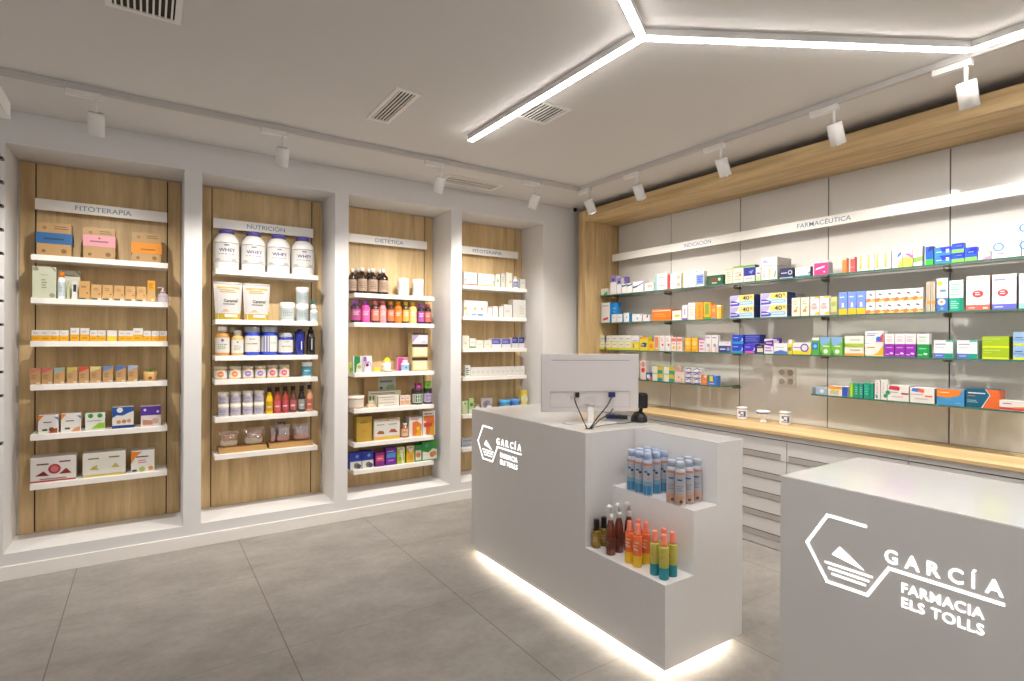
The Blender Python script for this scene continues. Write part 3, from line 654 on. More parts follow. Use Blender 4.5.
def make_sleeved(name, label, cat, W, H, D, spec, group=None):
    t = thing(name, label, cat, (0, 0, 0), 0, group)
    b = MB(); b.box((-W/2, -D/2, 0), (W/2, D/2, H), P(spec[0])); art(spec[1], W, H, lambda a, c, d: Vector((a-W/2, -D/2-d, c)), b); b.build('box', t)
    v0, v1, col, e = spec[2]; e = e*W
    b = MB(); b.box((-W/2-e-.0008, -D/2-.0012, v0*H), (W/2+e+.0008, D/2+.0012, v1*H), P(col)); art(spec[3], W, (v1-v0)*H, lambda a, c, d: Vector((a-W/2, -D/2-.0013-d, v0*H+c)), b); b.build('paper_sleeve', t)
    return t
def make_pouch(name, label, cat, W, H, D, spec, group=None, taper=.0, mt=None):
    """stand-up pouch: wide foot, flat sealed top"""
    base, ops = spec[0], spec[1]; b = MB(); n, k = 8, 8; pts = {}
    def sh(u, v, s):   # u 0..1 across, v 0..1 up, s front/back
        w = W*(1-taper*(1-v)); bulge = D/2*((1-v)**.55*.9+.1*sin(pi*v))*(1-(2*u-1)**4*.8)
        return Vector(((u-.5)*w, s*max(bulge, .0012), v*H))
    for s in (-1, 1):
        for i in range(n):
            for j in range(k):
                p = [sh(i/n, j/k, s), sh((i+1)/n, j/k, s), sh((i+1)/n, (j+1)/k, s), sh(i/n, (j+1)/k, s)]
                b.face(p if s < 0 else p[::-1], mt or P(base), True)
    b.face([sh(0, 0, -1), sh(0, 0, 1), sh(1, 0, 1), sh(1, 0, -1)], mt or P(base))
    for i in (0, 1):
        for j in range(k): b.face([sh(i, j/k, -1), sh(i, (j+1)/k, -1), sh(i, (j+1)/k, 1), sh(i, j/k, 1)], mt or P(base))
    b.face([sh(0, 1, -1), sh(1, 1, -1), sh(1, 1, 1), sh(0, 1, 1)], mt or P(base))
    def fr(a, c, d):
        v = min(max(c/H, 0), 1); u = min(max(a/W, 0), 1); p = sh(u, v, -1); return p+Vector((0, -d-.0012, 0))
    art(ops, W, H, fr, b, steps=6)
    o = b.build(name); return tag(o, label, cat, group)

ORD = ['', 'first', 'second', 'third', 'fourth', 'fifth', 'sixth', 'seventh', 'eighth', 'ninth', 'tenth', 'eleventh', 'twelfth', 'thirteenth', 'fourteenth', 'fifteenth']
NUM = ['', 'one', 'two', 'three', 'four', 'five', 'six', 'seven', 'eight', 'nine', 'ten', 'eleven', 'twelve', 'thirteen', 'fourteen', 'fifteen']
SHN = ['', 'top', 'second', 'third', 'fourth', 'fifth', 'lowest']
BAYN = ['', 'rack-side niche', 'NUTRICIÓN niche', 'DIETÉTICA niche', 'corner niche']
def scale_at(px, ax, val):
    p = on(px, 340, ax, val); return (p-Vector((0, 0, CAMZ))).dot(FWD)/FOC
def I(sh, look, kind, spans, h, spec, d=None, lift=0, cat=None, name=None, n=None, turn=0, back=0, tail=None, taper=0):
    """put goods on a shelf: spans are their edges along the shelf as read off the photograph, h their height there"""
    right = sh[0] == 'R'; row = int(sh[1]); spans = [tuple(s) for s in spans]
    rounds = kind in SHAPES or kind in ('pump',)
    ax = 'X' if right else 'Y'
    pf = 4.118+back if right else 4.90+back
    def world(px, val): p = on(px, 340, ax, val); return p.y if right else p.x
    xs = sorted(set(s[0] for s in spans)); lv = sorted(set(s[2] if len(s) > 2 else 0 for s in spans))
    mid = spans[len(spans)//2]; val = pf+(.025 if rounds else 0)
    W = sum(abs(world(s[0], val)-world(s[1], val)) for s in spans)/len(spans)*(.985 if rounds else .975); sc_ = scale_at((mid[0]+mid[1])/2, ax, val); H = h*sc_
    D = d or min(max(W*.6, .035), .15 if not right else .2)
    if rounds: D = W
    if not right and rounds: pf = min(pf, 5.094-D)
    if not right: D = min(D, YB-.02-pf)
    zs = RZ[row] if right else Z[(int(sh[0]), row)]
    where = ('%s glass shelf' % ['', 'top', 'second', 'third', 'lowest'][row]) if right else '%s shelf, %s' % (SHN[row], BAYN[int(sh[0])])
    cat = cat or {'carton': 'box', 'sleeved': 'box', 'pouch': 'pouch'}.get(kind, 'jar' if kind in ('jar', 'tub', 'whey') else 'cup' if kind == 'tumbler' else 'spray can' if kind == 'can' else 'bottle')
    name = name or {'carton': 'carton', 'sleeved': 'kraft_box', 'pouch': 'pouch', 'whey': 'powder_jar', 'supplement': 'supplement_bottle', 'sport': 'drinking_bottle', 'tumbler': 'drinking_cup', 'tub': 'tub', 'jar': 'jar', 'can': 'spray_can', 'sauce': 'sauce_bottle'}.get(kind, 'bottle')
    grp = ('%s, %s' % (look, where)) if len(spans) > 1 else None
    first = None; vary = len(set(round(s[1]-s[0], 1) for s in spans)) > 1
    for s in spans:
        if len(spans) == 1: L_ = '%s, %s' % (look, where)
        else:
            kx = xs.index(s[0])+1; side = ('' if len(lv) == 1 else ('lower ' if (s[2] if len(s) > 2 else 0) == lv[0] else 'upper ' if (s[2] if len(s) > 2 else 0) == lv[-1] else 'middle '))
            if len(xs) > 1: L_ = '%s%s, %s of %s from %s, %s' % (side, look, ORD[kx], NUM[len(xs)], 'oak post' if right else 'hook-rack', where)
            else: L_ = '%s%s, %s' % (side, look, where)
        if tail: L_ += ', '+tail
        if first is None:
            if kind == 'carton': o = make_carton(name, L_, cat, W, H, D, spec, grp)
            elif kind == 'sleeved': o = make_sleeved(name, L_, cat, W, H, D, spec, grp)
            elif kind == 'pouch': o = make_pouch(name, L_, cat, W, H, min(D, .07), spec, grp, taper)
            else: o = make_round(name, L_, cat, W, H, kind, spec, grp)
            first = o; dd = D if kind != 'pouch' else min(D, .07)
        else:
            o = dup(first); o['label'] = L_
        c = (world(s[0], val)+world(s[1], val))/2
        if right: c = min(c, 4.466-W/2)
        z = zs+.0006+lift*sc_+(s[2]*(H+.0006) if len(s) > 2 else 0)
        o.location = (pf+dd/2, c, z) if right else (c, pf+dd/2, z)
        o.rotation_euler = (0, 0, (-pi/2 if right else 0)+turn)
    return first
K_, W_, CRM = 'C9A06A', 'F1EEE9', 'EADFC6'
def runs(x0, x1, n, levels=(0,)):
    w = (x1-x0)/n; return [(x0+i*w, x0+(i+1)*w, l) for l in levels for i in range(n)] if len(levels) > 1 else [(x0+i*w, x0+(i+1)*w) for i in range(n)]
# --- first niche
KA = 'l 8A6A3E .80 .93 .5 .95 2;c .22 .84 .05 A07A48;c .2 .14 .05 8A6A3E;c .78 .16 .07 8A6A3E'
I('11', 'kraft box with blue paper band', 'sleeved', [(35.7, 71.4)], 33, (K_, KA, (.37, .70, '2F6DA8', .02), 'l 1E4470 .3 .6 .2 .85 1'), d=.12)
I('11', 'kraft box with pink paper band', 'sleeved', [(82.5, 115)], 31, (K_, KA, (.40, .76, 'F2A9B4', .01), 'l B06A78 .3 .6 .2 .85 1;c .5 .75 .1 B06A78'), d=.13)
I('11', 'kraft box with orange paper band', 'sleeved', [(131.4, 160.7)], 29.5, (K_, KA, (.30, .66, 'F79A1E', .03), 'l B06A10 .25 .5 .3 .85 1'), d=.12)
I('12', 'pale green flat box', 'carton', [(31.8, 56)], 31.7, ('E4E8CE', 'l A9B08E .72 .76 .35 .7 1;l A9B08E .3 .62 .38 .62 4;c .14 .92 .07 A7A78C;c .84 .1 .07 A7A78C;p A7A78C .76 1 1 .84 1 .9 .86 1'))
I('12', 'pale green box behind small bottles', 'carton', [(57.5, 80)], 29, ('EDEBD6', 'l A9B08E .8 .86 .3 .8 1;p A7A78C .76 1 1 .84 1 .9 .86 1'), d=.03, back=.07)
I('12', 'white bottle with orange ball cap', 'supplement', [(57.3, 65.8)], 26.5, ('E9EFEE', 'F08A1E', 'DDE7EA', 'l 9FB3C0 .3 .8 .3 .7 4'))
I('12', 'slim clear green vial', 'bottle', [(66.6, 70)], 19.5, ('B9BF8E', 'C9CDB2', '-', ''))
I('12', 'slim white tube with dark square', 'carton', [(71.5, 77)], 18, ('F2F1EC', 'r .25 .42 .85 .82 2D3B38'), d=.02, name='tube_carton')
KC = ('E0AE6C', 'r 0 0 .62 .1 4E6B57;l A9804A .6 .8 .2 .7 1;c .75 .36 .05 A9703A')
I('12', 'larger kraft carton with green foot', 'carton', [(78.7, 89.8)], 18.5, KC)
I('12', 'small kraft carton with green foot', 'carton', [(91, 101.3), (102.3, 112.8), (113.9, 124), (125.2, 135.2), (136.5, 146)], 15.2, ('E2B478', 'r 0 0 .6 .13 4E6B57;r .62 0 1 .16 F1DDD0;l B08A55 .6 .82 .2 .75 2;c .78 .4 .05 B0603A'))
I('12', 'tall narrow carton with amber top', 'carton', [(147.1, 155.2)], 21.3, ('D8AF6E', 'b .58 1 F3A92A;l C07A14 .62 .9 .2 .8 3;c .7 .1 .07 F6E7A0'))
AM = 'b 0 .5 F7B21A;l D98E0A .12 .36 .15 .8 1;l CFC8BE .6 .85 .15 .7 1'
I('13', 'low white and amber carton', 'carton', [(31.6, 40.8), (40.8, 50), (50, 59.3), (59.3, 68.8)], 10.8, (W_, AM))
I('13', 'taller white and amber carton', 'carton', [(70.3, 79.2), (80.2, 89.4)], 13, (W_, AM))
I('13', 'small white and amber carton', 'carton', [(89.7, 97.8), (97.8, 106), (118.7, 125.8), (125.8, 132.8)], 10.6, (W_, AM))
I('13', 'white carton with yellow foot', 'carton', [(107, 117)], 10.8, (W_, 'b 0 .45 FBD52C'))
I('13', 'raised white and amber carton', 'carton', [(133, 143)], 13, (W_, AM))
I('13', 'end row white and amber carton', 'carton', [(143.3, 151.2), (151.7, 159.2), (159.6, 167)], 10.4, (W_, AM))
def kt(c): return ('CBA06E', 'p %s 0 1 0 .66 1 .9 1 1;l 9A7446 .3 .6 .12 .6 3;r .6 .04 .95 .12 E9DDC8' % c)
for (a, c, nm, col) in ((30, 41, 'salmon', 'CF7F6A'), (41.6, 53, 'rose', 'CE6A62'), (53.9, 65, 'teal', '8FB0AE'), (67, 77.7, 'yellow-green', 'C9C25A'), (79, 89.2, 'red', 'DF4A40'), (90.3, 101.4, 'cream', 'E3D58E'), (103, 113.2, 'steel blue', '6E93C4'), (115.9, 126, 'deep blue', '4877BE'), (128.1, 138, 'pale blue', 'A9BEDD')):
    I('14', 'kraft carton with %s corner' % nm, 'carton', [(a, c)], 16, kt(col))
SW = 'p F08A2E 0 1 0 .66 .28 1;l 44506E .55 .66 .25 .7 1;r .2 .14 .45 .24 2F5F34;p B0562E .5 0 .95 .0 .95 .28 .7 .2;p 6F8AC4 .78 .9 1 .7 1 .86'
I('15', 'white box with orange corner and nut picture', 'carton', [(38.3, 59)], 18, ('F3EEE8', SW+';c .66 .2 .12 8C4A2A'), d=.10)
I('15', 'white box with orange corner and biscuit picture', 'carton', [(61, 81.5)], 18, ('F4F0EA', SW.replace('B0562E', 'E0A070')), d=.10)
I('15', 'white box with two green discs', 'carton', [(85.3, 105.5)], 16.5, ('F1F1EA', 'c .27 .86 .13 2FA12F;c .74 .86 .13 2FA12F;l 7A8AA0 .52 .6 .1 .9 1;p 9AD02E .3 .1 1 .12 1 .4 .7 .42;b 0 .08 E4E8D8'), d=.10)
I('15', 'blue and white box with cookie picture', 'carton', [(112.3, 134.2)], 21, ('F2EEEA', 'p 2458A8 0 1 1 1 1 .8 .72 .7 .5 .6 .2 .62 0 .5;b 0 .14 1F3F8C;c .3 .3 .09 D9A05A;c .55 .32 .09 C98C4A;c .78 .34 .08 D9A05A;c .35 .86 .12 F3F3F3', '2B5AA8'), d=.10)
I('15', 'purple topped white box', 'carton', [(140.9, 161.5)], 20, ('EFE2DC', 'b .55 1 5A2FA0;c .2 .82 .06 F1EAF6;c .84 .72 .06 F1EAF6;p C98C7A .1 .08 .6 .08 .6 .28 .1 .34;c .7 .26 .14 D9AFA0'), d=.10)
NA = 't .12 .70 .26 .09 NATURSI %s;t .62 .70 .26 .09 NATURSI %s;'
I('16', 'large pale box with two red fruit pictures', 'carton', [(30.3, 77.2)], 24.5, ('EFE7E2', 'l 6E3A34 .66 .78 .13 .42 1;l 6E3A34 .72 .84 .62 .9 1;c .52 .5 .2 B8323C;c .52 .5 .13 D97A7A;p 8C2A26 .1 .26 .4 .24 .28 .44;p 8C2A26 .62 .28 .9 .28 .78 .5;b 0 .06 B8423C;l A07A74 .08 .16 .2 .85 1'), d=.13)
I('16', 'large pale box with two gold fruit pictures', 'carton', [(82.6, 126.6)], 23.5, ('EFEAE0', 'l 8A8046 .70 .82 .12 .4 1;l 8A8046 .72 .84 .6 .88 1;p C9BC5A .16 .3 .38 .28 .26 .46;p C9BC5A .66 .34 .86 .32 .76 .52;b 0 .09 D9C86E;p 9AA04A .3 .5 .34 .42 .3 .4'), d=.13)
I('16', 'white box with orange corner above round fruit', 'carton', [(131.3, 155.3)], 21, ('F0EAE2', 'p F28C1E 0 .98 0 .42 .2 .74 .48 .96;l 2F3F6E .66 .78 .2 .8 1;l E08A7A .4 .6 .3 .7 2;c .47 .13 .12 B9C46E;c .84 .14 .1 E89A3A;r .04 .04 .24 .13 3A4A3E'), d=.11)
c_ = on(162.6, 340, 'Y', 4.95).x; sc_ = scale_at(162, 'Y', 4.95)
t = thing('pump_bottle', 'pale pink pump bottle at the end of the second shelf, rack-side niche', 'bottle', (c_, 4.95, Z[(1, 2)]+.0006))
b = MB(); b.lathe([(.036, 0), (.038, .003), (.038, .045), (.034, .062), (.016, .074), (.015, .078)], mat('CDB9C4', .3), 20, sy=.7); b.build('body', t)
b = MB(); b.lathe([(.0387, .006), (.0387, .040)], P('EFE4EA'), 20, sy=.71, caps=False); b.build('label', t)
b = MB(); b.lathe([(.016, .0785), (.016, .090), (.006, .092), (.006, .112)], mat('E4D9E0', .3), 14); b.tube([(0, 0, .112), (-.012, 0, .116), (-.032, -.002, .112)], .005, mat('E4D9E0', .3)); b.build('pump', t)
c_ = on(150.3, 340, 'Y', 4.95).x
t = thing('potted_herb_gift', 'small kraft pot with green herb top on the fourth shelf of the rack-side niche', 'pot', (c_, 4.95, Z[(1, 4)]+.0006))
b = MB(); b.lathe([(.038, 0), (.042, .004), (.044, .066), (.040, .067)], mat('D0A468', .6), 18); art('c .5 .35 .2 8A5A30', .08, .06, lambda a, c, d: Vector((a-.04, -.0435-d, c)), b); b.build('pot', t)
b = MB(); r_ = random.Random(3)
for i in range(26):
    a_ = r_.random()*6.28; q_ = r_.random()*.034; x_, y_, z_ = q_*cos(a_), q_*sin(a_), .066+r_.random()*.022; d_ = Vector((cos(a_*3), sin(a_*3), .4))*.012; n_ = Vector((-d_.y, d_.x, .002))*.6; p_ = Vector((x_, y_, z_))
    b.face([p_-d_, p_-n_, p_+d_, p_+n_], mat('4E9A2E', .5))
b.build('herb_leaves', t)
# --- NUTRICIÓN niche
I('21', 'white WHEY jar with violet lid', 'whey', [(213.8, 240), (241.6, 266.6), (267.4, 291.4), (292.2, 315.8)], 40, ('F1EFEC', '5A4E9C', 'F4F2EE', 't .22 .52 .62 .17 WHEY 4A4490;l 8A8AA8 .36 .44 .2 .85 1;l 9A98A8 .06 .16 .05 .3 2;l 9A98A8 .06 .16 .7 .95 2;b .97 1 77757C;b 0 .025 77757C;r .42 .82 .6 .9 8F8FB0'))
PO = 'b 0 .16 C4A82E;p C4A82E 0 .16 1 .16 1 .24 .5 .19 0 .22;l D8B23A .7 .8 .2 .85 2;p E8B8A0 .2 .2 .55 .22 .4 .28;t .34 .46 .5 .08 Caramel 4A4440;l 9A9088 .38 .44 .3 .8 1;r .35 .07 .85 .14 F3EFE2;b .93 1 B9B0A0;p E5C050 .12 .8 .5 .84 .9 .8 .9 .86 .12 .86'
I('22', 'white standing pouch with mustard foot', 'pouch', [(214.7, 241.5), (240.8, 272.4)], 37.5, ('DEDAD8', PO), d=.06, taper=.16)
I('22', 'wide low white tub with grey label', 'tub', [(280.2, 295.5)], 18.6, ('E6E6E4', 'EDEDEA', 'C6D0CE', 'l 8496A0 .3 .8 .2 .8 4'))
I('22', 'white tub in the two-high stack', 'tub', [(296.2, 309.4, 0), (296.2, 309.4, 1)], 17, ('E6E6E4', 'EDEDEA', 'C2CDCE', 'l 8496A0 .3 .8 .2 .8 4'))
I('22', 'small white bottle with pale label', 'supplement', [(310, 318)], 15, ('EDEDEA', 'F3F3F0', 'DDE3E6', 'l A8B4C0 .3 .8 .2 .8 3'))
I('22', 'teal capped bottle behind the small white one', 'supplement', [(309.8, 316)], 22, ('DCE8E4', '4E8C84', 'C9DAD6', ''), back=.095)
I('23', 'amber bottle with white cap and label', 'supplement', [(215.4, 230.2)], 29, ('C9924A', 'F1EFEA', 'EFEAE0', 'l 6E9A5A .25 .6 .2 .8 3;c .5 .82 .09 7A6AA8'))
I('23', 'smaller amber bottle with white cap', 'supplement', [(231.6, 244)], 25, ('CFA464', 'F1EFEA', 'EFEDE4', 'l A8A890 .2 .6 .2 .8 4;c .5 .84 .07 7A8AB0'))
I('23', 'amber bottle hidden behind two others', 'supplement', [(228.3, 238.5)], 28, ('B98A4E', 'D9D6D0', '-', ''), back=.085)
I('23', 'royal blue jar with white label', 'jar', [(244.6, 261)], 28.5, ('2546C4', 'A9AEB8', 'F0EEE6', 'l A07A5A .44 .58 .1 .9 1;l 8A90A8 .75 .85 .3 .7 1;c .85 .1 .05 F0B030'))
I('23', 'royal blue jar with half violet label', 'jar', [(261.5, 278.3)], 28.5, ('2546C4', 'A9AEB8', 'F0EEE6', 'r 0 0 .5 1 4A58B0;l 8A90A8 .5 .6 .58 .95 1'))
I('23', 'short royal blue jar', 'jar', [(279, 294)], 22, ('2A38A8', 'A9AEB8', 'F0EEE6', 'l A07A5A .4 .58 .15 .85 1;l 8A90A8 .8 .9 .35 .7 1'))
I('23', 'dark blue shaker cup', 'tumbler', [(294.8, 305.8)], 25.5, ('26308C', '1C2268', '-', 'r .55 .0 .66 .95 D9DCEC'))
I('23', 'black drinking bottle', 'sport', [(306.6, 315.4)], 28, ('1E1C20', '141214', '-', 'r .5 0 .62 .95 D9D9DC'))
for nm, col, sp in (('orange', 'F0923A', [(213.8, 228.4), (228.9, 241.6)]), ('violet', 'A787C4', [(242.4, 254.2), (254.8, 266.6)]), ('pink', 'E8707E', [(267.1, 278.3), (278.9, 289.9)])):
    I('24', 'preserve jar with %s spot' % nm, 'jar', sp, 12.5, ('D6B68A', 'CFC6B0', 'EFE9E2', 'c .5 .5 .42 %s;l FFFFFF .4 .6 .4 .68 1' % col))
I('24', 'white tin with blue green label', 'tub', [(302.4, 312.6)], 14.6, ('EDEDEA', 'EDEEEA', '58A8C4', 'l DDEFF2 .4 .7 .2 .8 1;p 6EB04A .1 .6 .9 .75 .9 .95 .1 .9'))
I('25', 'cream tin with lilac label', 'tub', [(218, 229.8, 0), (230.6, 241.6, 0), (242.8, 253.6, 0), (254.4, 264.6, 0), (218, 229.8, 1), (230.6, 241.6, 1), (242.8, 253.6, 1), (254.4, 264.6, 1)], 12.2, ('E6E0D2', 'EFE9DA', 'C9C2CE', 'l 8E7CB4 .4 .75 .15 .85 2;l A8A0B0 .1 .3 .2 .7 1'))
for a, c, nm, col, lc in ((266, 273.3, 'mustard yellow', 'F4C012', 'D9A80E'), (274, 281.3, 'pink labelled red', 'B0483A', 'E0606A'), (282, 289, 'dark pink', 'A84434', 'C8505E'), (289.8, 297, 'brown', '6A3A2A', 'C0606A'), (298.4, 305.6, 'almost black', '2E201C', 'A8A8A4'), (306.4, 313.2, 'peach', 'E0A27A', 'DA7466')):
    I('25', '%s sauce bottle with black cap' % nm, 'sauce', [(a, c)], 26, (col, '1A1614', lc, 'l F3E4DC .3 .6 .15 .8 1'))
I('26', 'shallow cardboard tray', 'carton', [(218.5, 268), (269.5, 313.8)], 4.6, ('D6A868', '', 'C99A5A', 'C4955A'), cat='tray', name='cardboard_tray', d=.155)
def bag(px0, px1, h, label, c1, c2, lift=4.6, back=0, tilt=0):
    r = random.Random(int(px0*7)); a, c = on(px0, 340, 'Y', 4.97).x, on(px1, 340, 'Y', 4.97).x; sc_ = scale_at(px0, 'Y', 4.97); W, H, D = (c-a), h*sc_, .07
    t = thing('snack_bag', label, 'bag', ((a+c)/2, 4.985+back, Z[(2, 6)]+lift*sc_+.001), 0, 'bags of baked snacks in the cardboard trays')
    b = MB(); n, k = 10, 9; g = {}
    for s in (-1, 1):
        for i in range(n+1):
            for j in range(k+1):
                u, v = i/n, j/k; e = (1-(2*u-1)**4)*(1-max(0, (v-.55)/.45)**1.2)
                if j == 0: e *= .55
                g[s, i, j] = Vector(((u-.5)*W*(1-.12*sin(v*pi))+tilt*v*W, s*(D/2*e+.001)+(r.random()-.5)*.006*(s < 0), v*H+(r.random()-.5)*.006*(j == k)))
    for s in (-1, 1):
        for i in range(n):
            for j in range(k):
                p = [g[s, i, j], g[s, i+1, j], g[s, i+1, j+1], g[s, i, j+1]]; b.face(p if s < 0 else p[::-1], FILM)
    for i in range(n): b.face([g[-1, i, 0], g[1, i, 0], g[1, i+1, 0], g[-1, i+1, 0]], FILM); b.face([g[-1, i, k], g[-1, i+1, k], g[1, i+1, k], g[1, i, k]], FILM)
    b.build('clear_wrapping', t)
    b = MB(); n = 7          # the baked filling, one lump
    pr = [(.0, .004), (W*.36, .006), (W*.43, H*.2), (W*.40, H*.42), (W*.22, H*.56), (.004, H*.6)]
    b.lathe(pr, mat(c1, .7), 14, sy=.028/(W*.43)*.9, caps=False)
    for v in range(len(b.v)): x, y, z = b.v[v]; b.v[v] = (x*(1+.12*(r.random()-.5)), y*(1+.3*(r.random()-.5)), z*(1+.1*(r.random()-.5)))
    b.build('filling', t)
    b = MB(); b.face([(-W*.30+tilt*W*.5, -D/2-.003, H*.44), (W*.34+tilt*W*.5, -D/2-.003, H*.44), (W*.36+tilt*W*.9, -.014, H*.86), (-W*.30+tilt*W*.9, -.014, H*.86)], P(c2)); b.face([(-W*.30+tilt*W*.5, -D/2-.0005, H*.44), (W*.34+tilt*W*.5, -D/2-.0005, H*.44), (W*.36+tilt*W*.9, -.0115, H*.86), (-W*.30+tilt*W*.9, -.0115, H*.86)][::-1], P(c2)); b.build('paper_label', t)
bag(219, 240, 15.5, 'clear bag of pale biscuits, alone at the open end of the first tray', 'F3E2C0', 'D8A484')
bag(243.5, 265.5, 17, 'clear bag with brown label, second in the first cardboard tray', 'F3E4C8', 'CFA088')
bag(270, 276.5, 17, 'narrow crumpled bag wedged at the start of the second tray', 'E8B4A4', 'D4C8CC', back=.0)
bag(276, 291.5, 17, 'clear bag of pink snacks, middle of the second cardboard tray', 'F0A894', 'D9CED4')
bag(277, 289, 22, 'brown labelled bag sticking up behind the pink snack bags', 'C08A70', '8A5A48', back=.075)
bag(293, 311, 16, 'clear bag of pink snacks at the tray end by the niche edge', 'F0AC98', 'DDD0D6')
# --- DIETÉTICA niche
I('31', 'brown syrup bottle with beige label', 'bottle', [(357, 367.6), (368, 378), (378.6, 389)], 26, ('2E1B12', 'EAE6E0', 'BBA18C', 'l 7E6650 .2 .8 .2 .85 4'))
I('31', 'brown syrup bottle cut by the niche edge', 'bottle', [(348.2, 356.7)], 24.5, ('2E1B12', 'EAE6E0', 'B59C88', 'l 7E6650 .2 .8 .2 .85 4'))
I('31', 'rear brown syrup bottle', 'bottle', [(353.8, 363.2), (363.9, 373), (375, 384)], 26, ('2E1B12', 'EAE6E0', 'AD927E', ''), back=.125)
I('31', 'plain white tub with tall lid', 'tub', [(398.6, 409.2), (413.5, 424)], 17.3, ('F4F3F0', 'F6F5F2', 'EEF1F2', 'l BFCDD6 .3 .6 .25 .8 3'))
for a, c, nm, bc, cc, lc in ((351.3, 361.2, 'dark bottle with lilac cap and pink label', '3E2A3A', '9E58B8', 'C8589A'), (361.3, 370.2, 'bright pink bottle with lilac cap', 'F04AA0', 'A65CC0', 'F46CB4'), (371.7, 379.2, 'dark bottle with coral cap', '3A2E2E', 'F08098', 'EE8A72'), (379.3, 386.3, 'coral pink bottle with coral cap', 'F58E94', 'F0808E', 'F8A8A8'), (387.2, 394.3, 'dark bottle with amber cap', '3A2E2A', 'F0A81E', 'F07E50'), (394.4, 402, 'orange bottle with amber cap', 'F67426', 'F2A41E', 'FA8E40'), (402.5, 408.9, 'dark bottle with yellow cap', '4A4436', 'E8C82A', 'F2C05A'), (409.2, 416.6, 'peach bottle with yellow cap', 'F6C476', 'F0BE2A', 'F8D494'), (417.7, 424, 'small dark bottle with violet cap', '2C2434', 'B660CC', 'B05AB8'), (424.6, 431.4, 'small dark bottle with salmon cap', '34242C', 'F07A7A', 'EE7E6E')):
    I('32', nm, 'supplement', [(a, c)], 21.8 if a < 417 else 20, (bc, cc, lc, 'l FBE9E4 .45 .85 .15 .8 3'))
I('33', 'tiny light green sachet', 'pouch', [(350, 353.2)], 9, ('A6CE5A', 'c .5 .4 .2 6EAA3A'), d=.02)
I('33', 'green and white carton', 'carton', [(353.3, 362.5)], 16.5, ('F1F0E8', 'p 2E9A50 .1 1 .75 1 .75 .6 .4 .5 .3 0 .1 0;r .75 .1 1 .8 E8EAE0;c .66 .35 .12 D8C860'))
I('33', 'white pouch with purple print', 'pouch', [(363, 373)], 16.5, ('E9E0E8', 'p A050B0 .1 .02 .9 .02 .85 .5 .6 .66 .2 .6;c .45 .45 .1 7A2040;r .1 .66 .4 .95 9A5ABA'), d=.04)
I('33', 'small yellow card standing low', 'carton', [(373.8, 380.6)], 4.5, ('F3E79A', 'r 0 .3 1 .9 F0DA40'), d=.012)
I('33', 'pink carton with magenta front', 'carton', [(397.6, 408)], 13.5, ('F2A8CC', 'r .05 0 .6 .95 E84AA4'), back=.1)
I('33', 'small white and blue bottle', 'supplement', [(401.8, 409.6)], 10.5, ('E8EEF6', 'F0F2F6', 'A9C8EC', 'c .5 .5 .2 4A8AD4'))
for i_, nm in enumerate(('lowest', 'middle', 'topmost')):
    I('33', '%s yellow window carton of the three-high stack' % nm if i_ < 2 else 'topmost lilac window carton of the three-high stack', 'carton', [(412, 428)], 13.2 if i_ < 2 else 11, ('F1E6A8' if i_ < 2 else 'EFE6F2', ('b .78 1 4A2E1E;r .08 .12 .92 .78 F6EFCB;b 0 .07 C9A84A;r .02 .1 .07 .8 D9C46A' if i_ < 2 else 'b .82 1 4A3A2E;p B9A0C8 0 .1 .0 .8 .45 .85;r .6 .1 .9 .25 D9CCE0'), 'D9CC8E', '5A3A26'), lift=13.4*i_, d=.10)
# mug and house on a plate
mx_, sc_ = on(387, 340, 'Y', 4.99).x, scale_at(387, 'Y', 4.99); z3 = Z[(3, 3)]
t = thing('plate', 'cream saucer under the white mug on the third DIETÉTICA shelf', 'plate', (mx_+.002, 5.0, z3+.0006))
b = MB(); b.lathe([(.045, 0), (.066, .004), (.082, .010), (.080, .011), (.05, .006)], mat('E9DFBE', .3), 28, caps=True); b.build('dish', t)
t = thing('mug', 'white mug with handle standing on the saucer, DIETÉTICA niche', 'mug', (mx_+.004, 5.0, z3+.0078), 0)
b = MB(); b.lathe([(.028, 0), (.034, .004), (.036, .072), (.033, .072), (.031, .006)], mat('F4F3EE', .25), 24); b.build('cup', t)
b = MB(); b.tube([(-.034, 0, .058), (-.052, 0, .060), (-.060, 0, .042), (-.054, 0, .022), (-.034, 0, .016)], .0045, mat('E8E4DA', .25), 8); b.build('handle', t)
t = thing('tea_house_box', 'small house shaped packet with yellow roof standing in the white mug', 'packet', (mx_+.004, 5.0, z3+.020), 0)
b = MB(); b.prism([(-.018, 0), (.018, 0), (.018, .075), (-.018, .075)], .028, mat('F3F1DC', .4), lambda a, c, d: Vector((a, .014-d, c))); b.build('walls', t)
b = MB(); b.prism([(-.030, .074), (.030, .074), (.022, .092), (.004, .112), (-.018, .096)], .034, mat('F2E62A', .4), lambda a, c, d: Vector((a, .017-d, c))); b.build('roof', t)
I('34', 'round cream box with brown foot', 'tub', [(348.8, 366.2)], 12.5, ('C9935E', 'F1E6DC', 'EFE0D2', ''), cat='round box', name='round_box')
I('34', 'brown display card with pale picture', 'carton', [(364, 406.5)], 29, ('C79E68', 'r .32 .52 .75 .97 C6CEC0;c .4 .6 .05 4A5A50;l 7E8A7A .75 .9 .36 .7 1;p 9AB08A .5 .55 .74 .55 .7 .72 .55 .7', 'B08A58'), d=.008, back=.12, cat='display card', name='display_card')
I('34', 'long tea carton with green squares at the back', 'carton', [(368.4, 401.5)], 15, ('E9E4CC', 'r .02 .4 .08 .7 6A8A4A;r .12 .4 .18 .7 8AA05A;l 8A9070 .8 .92 .05 .9 1', 'E0D8BC'), d=.03, back=.075)
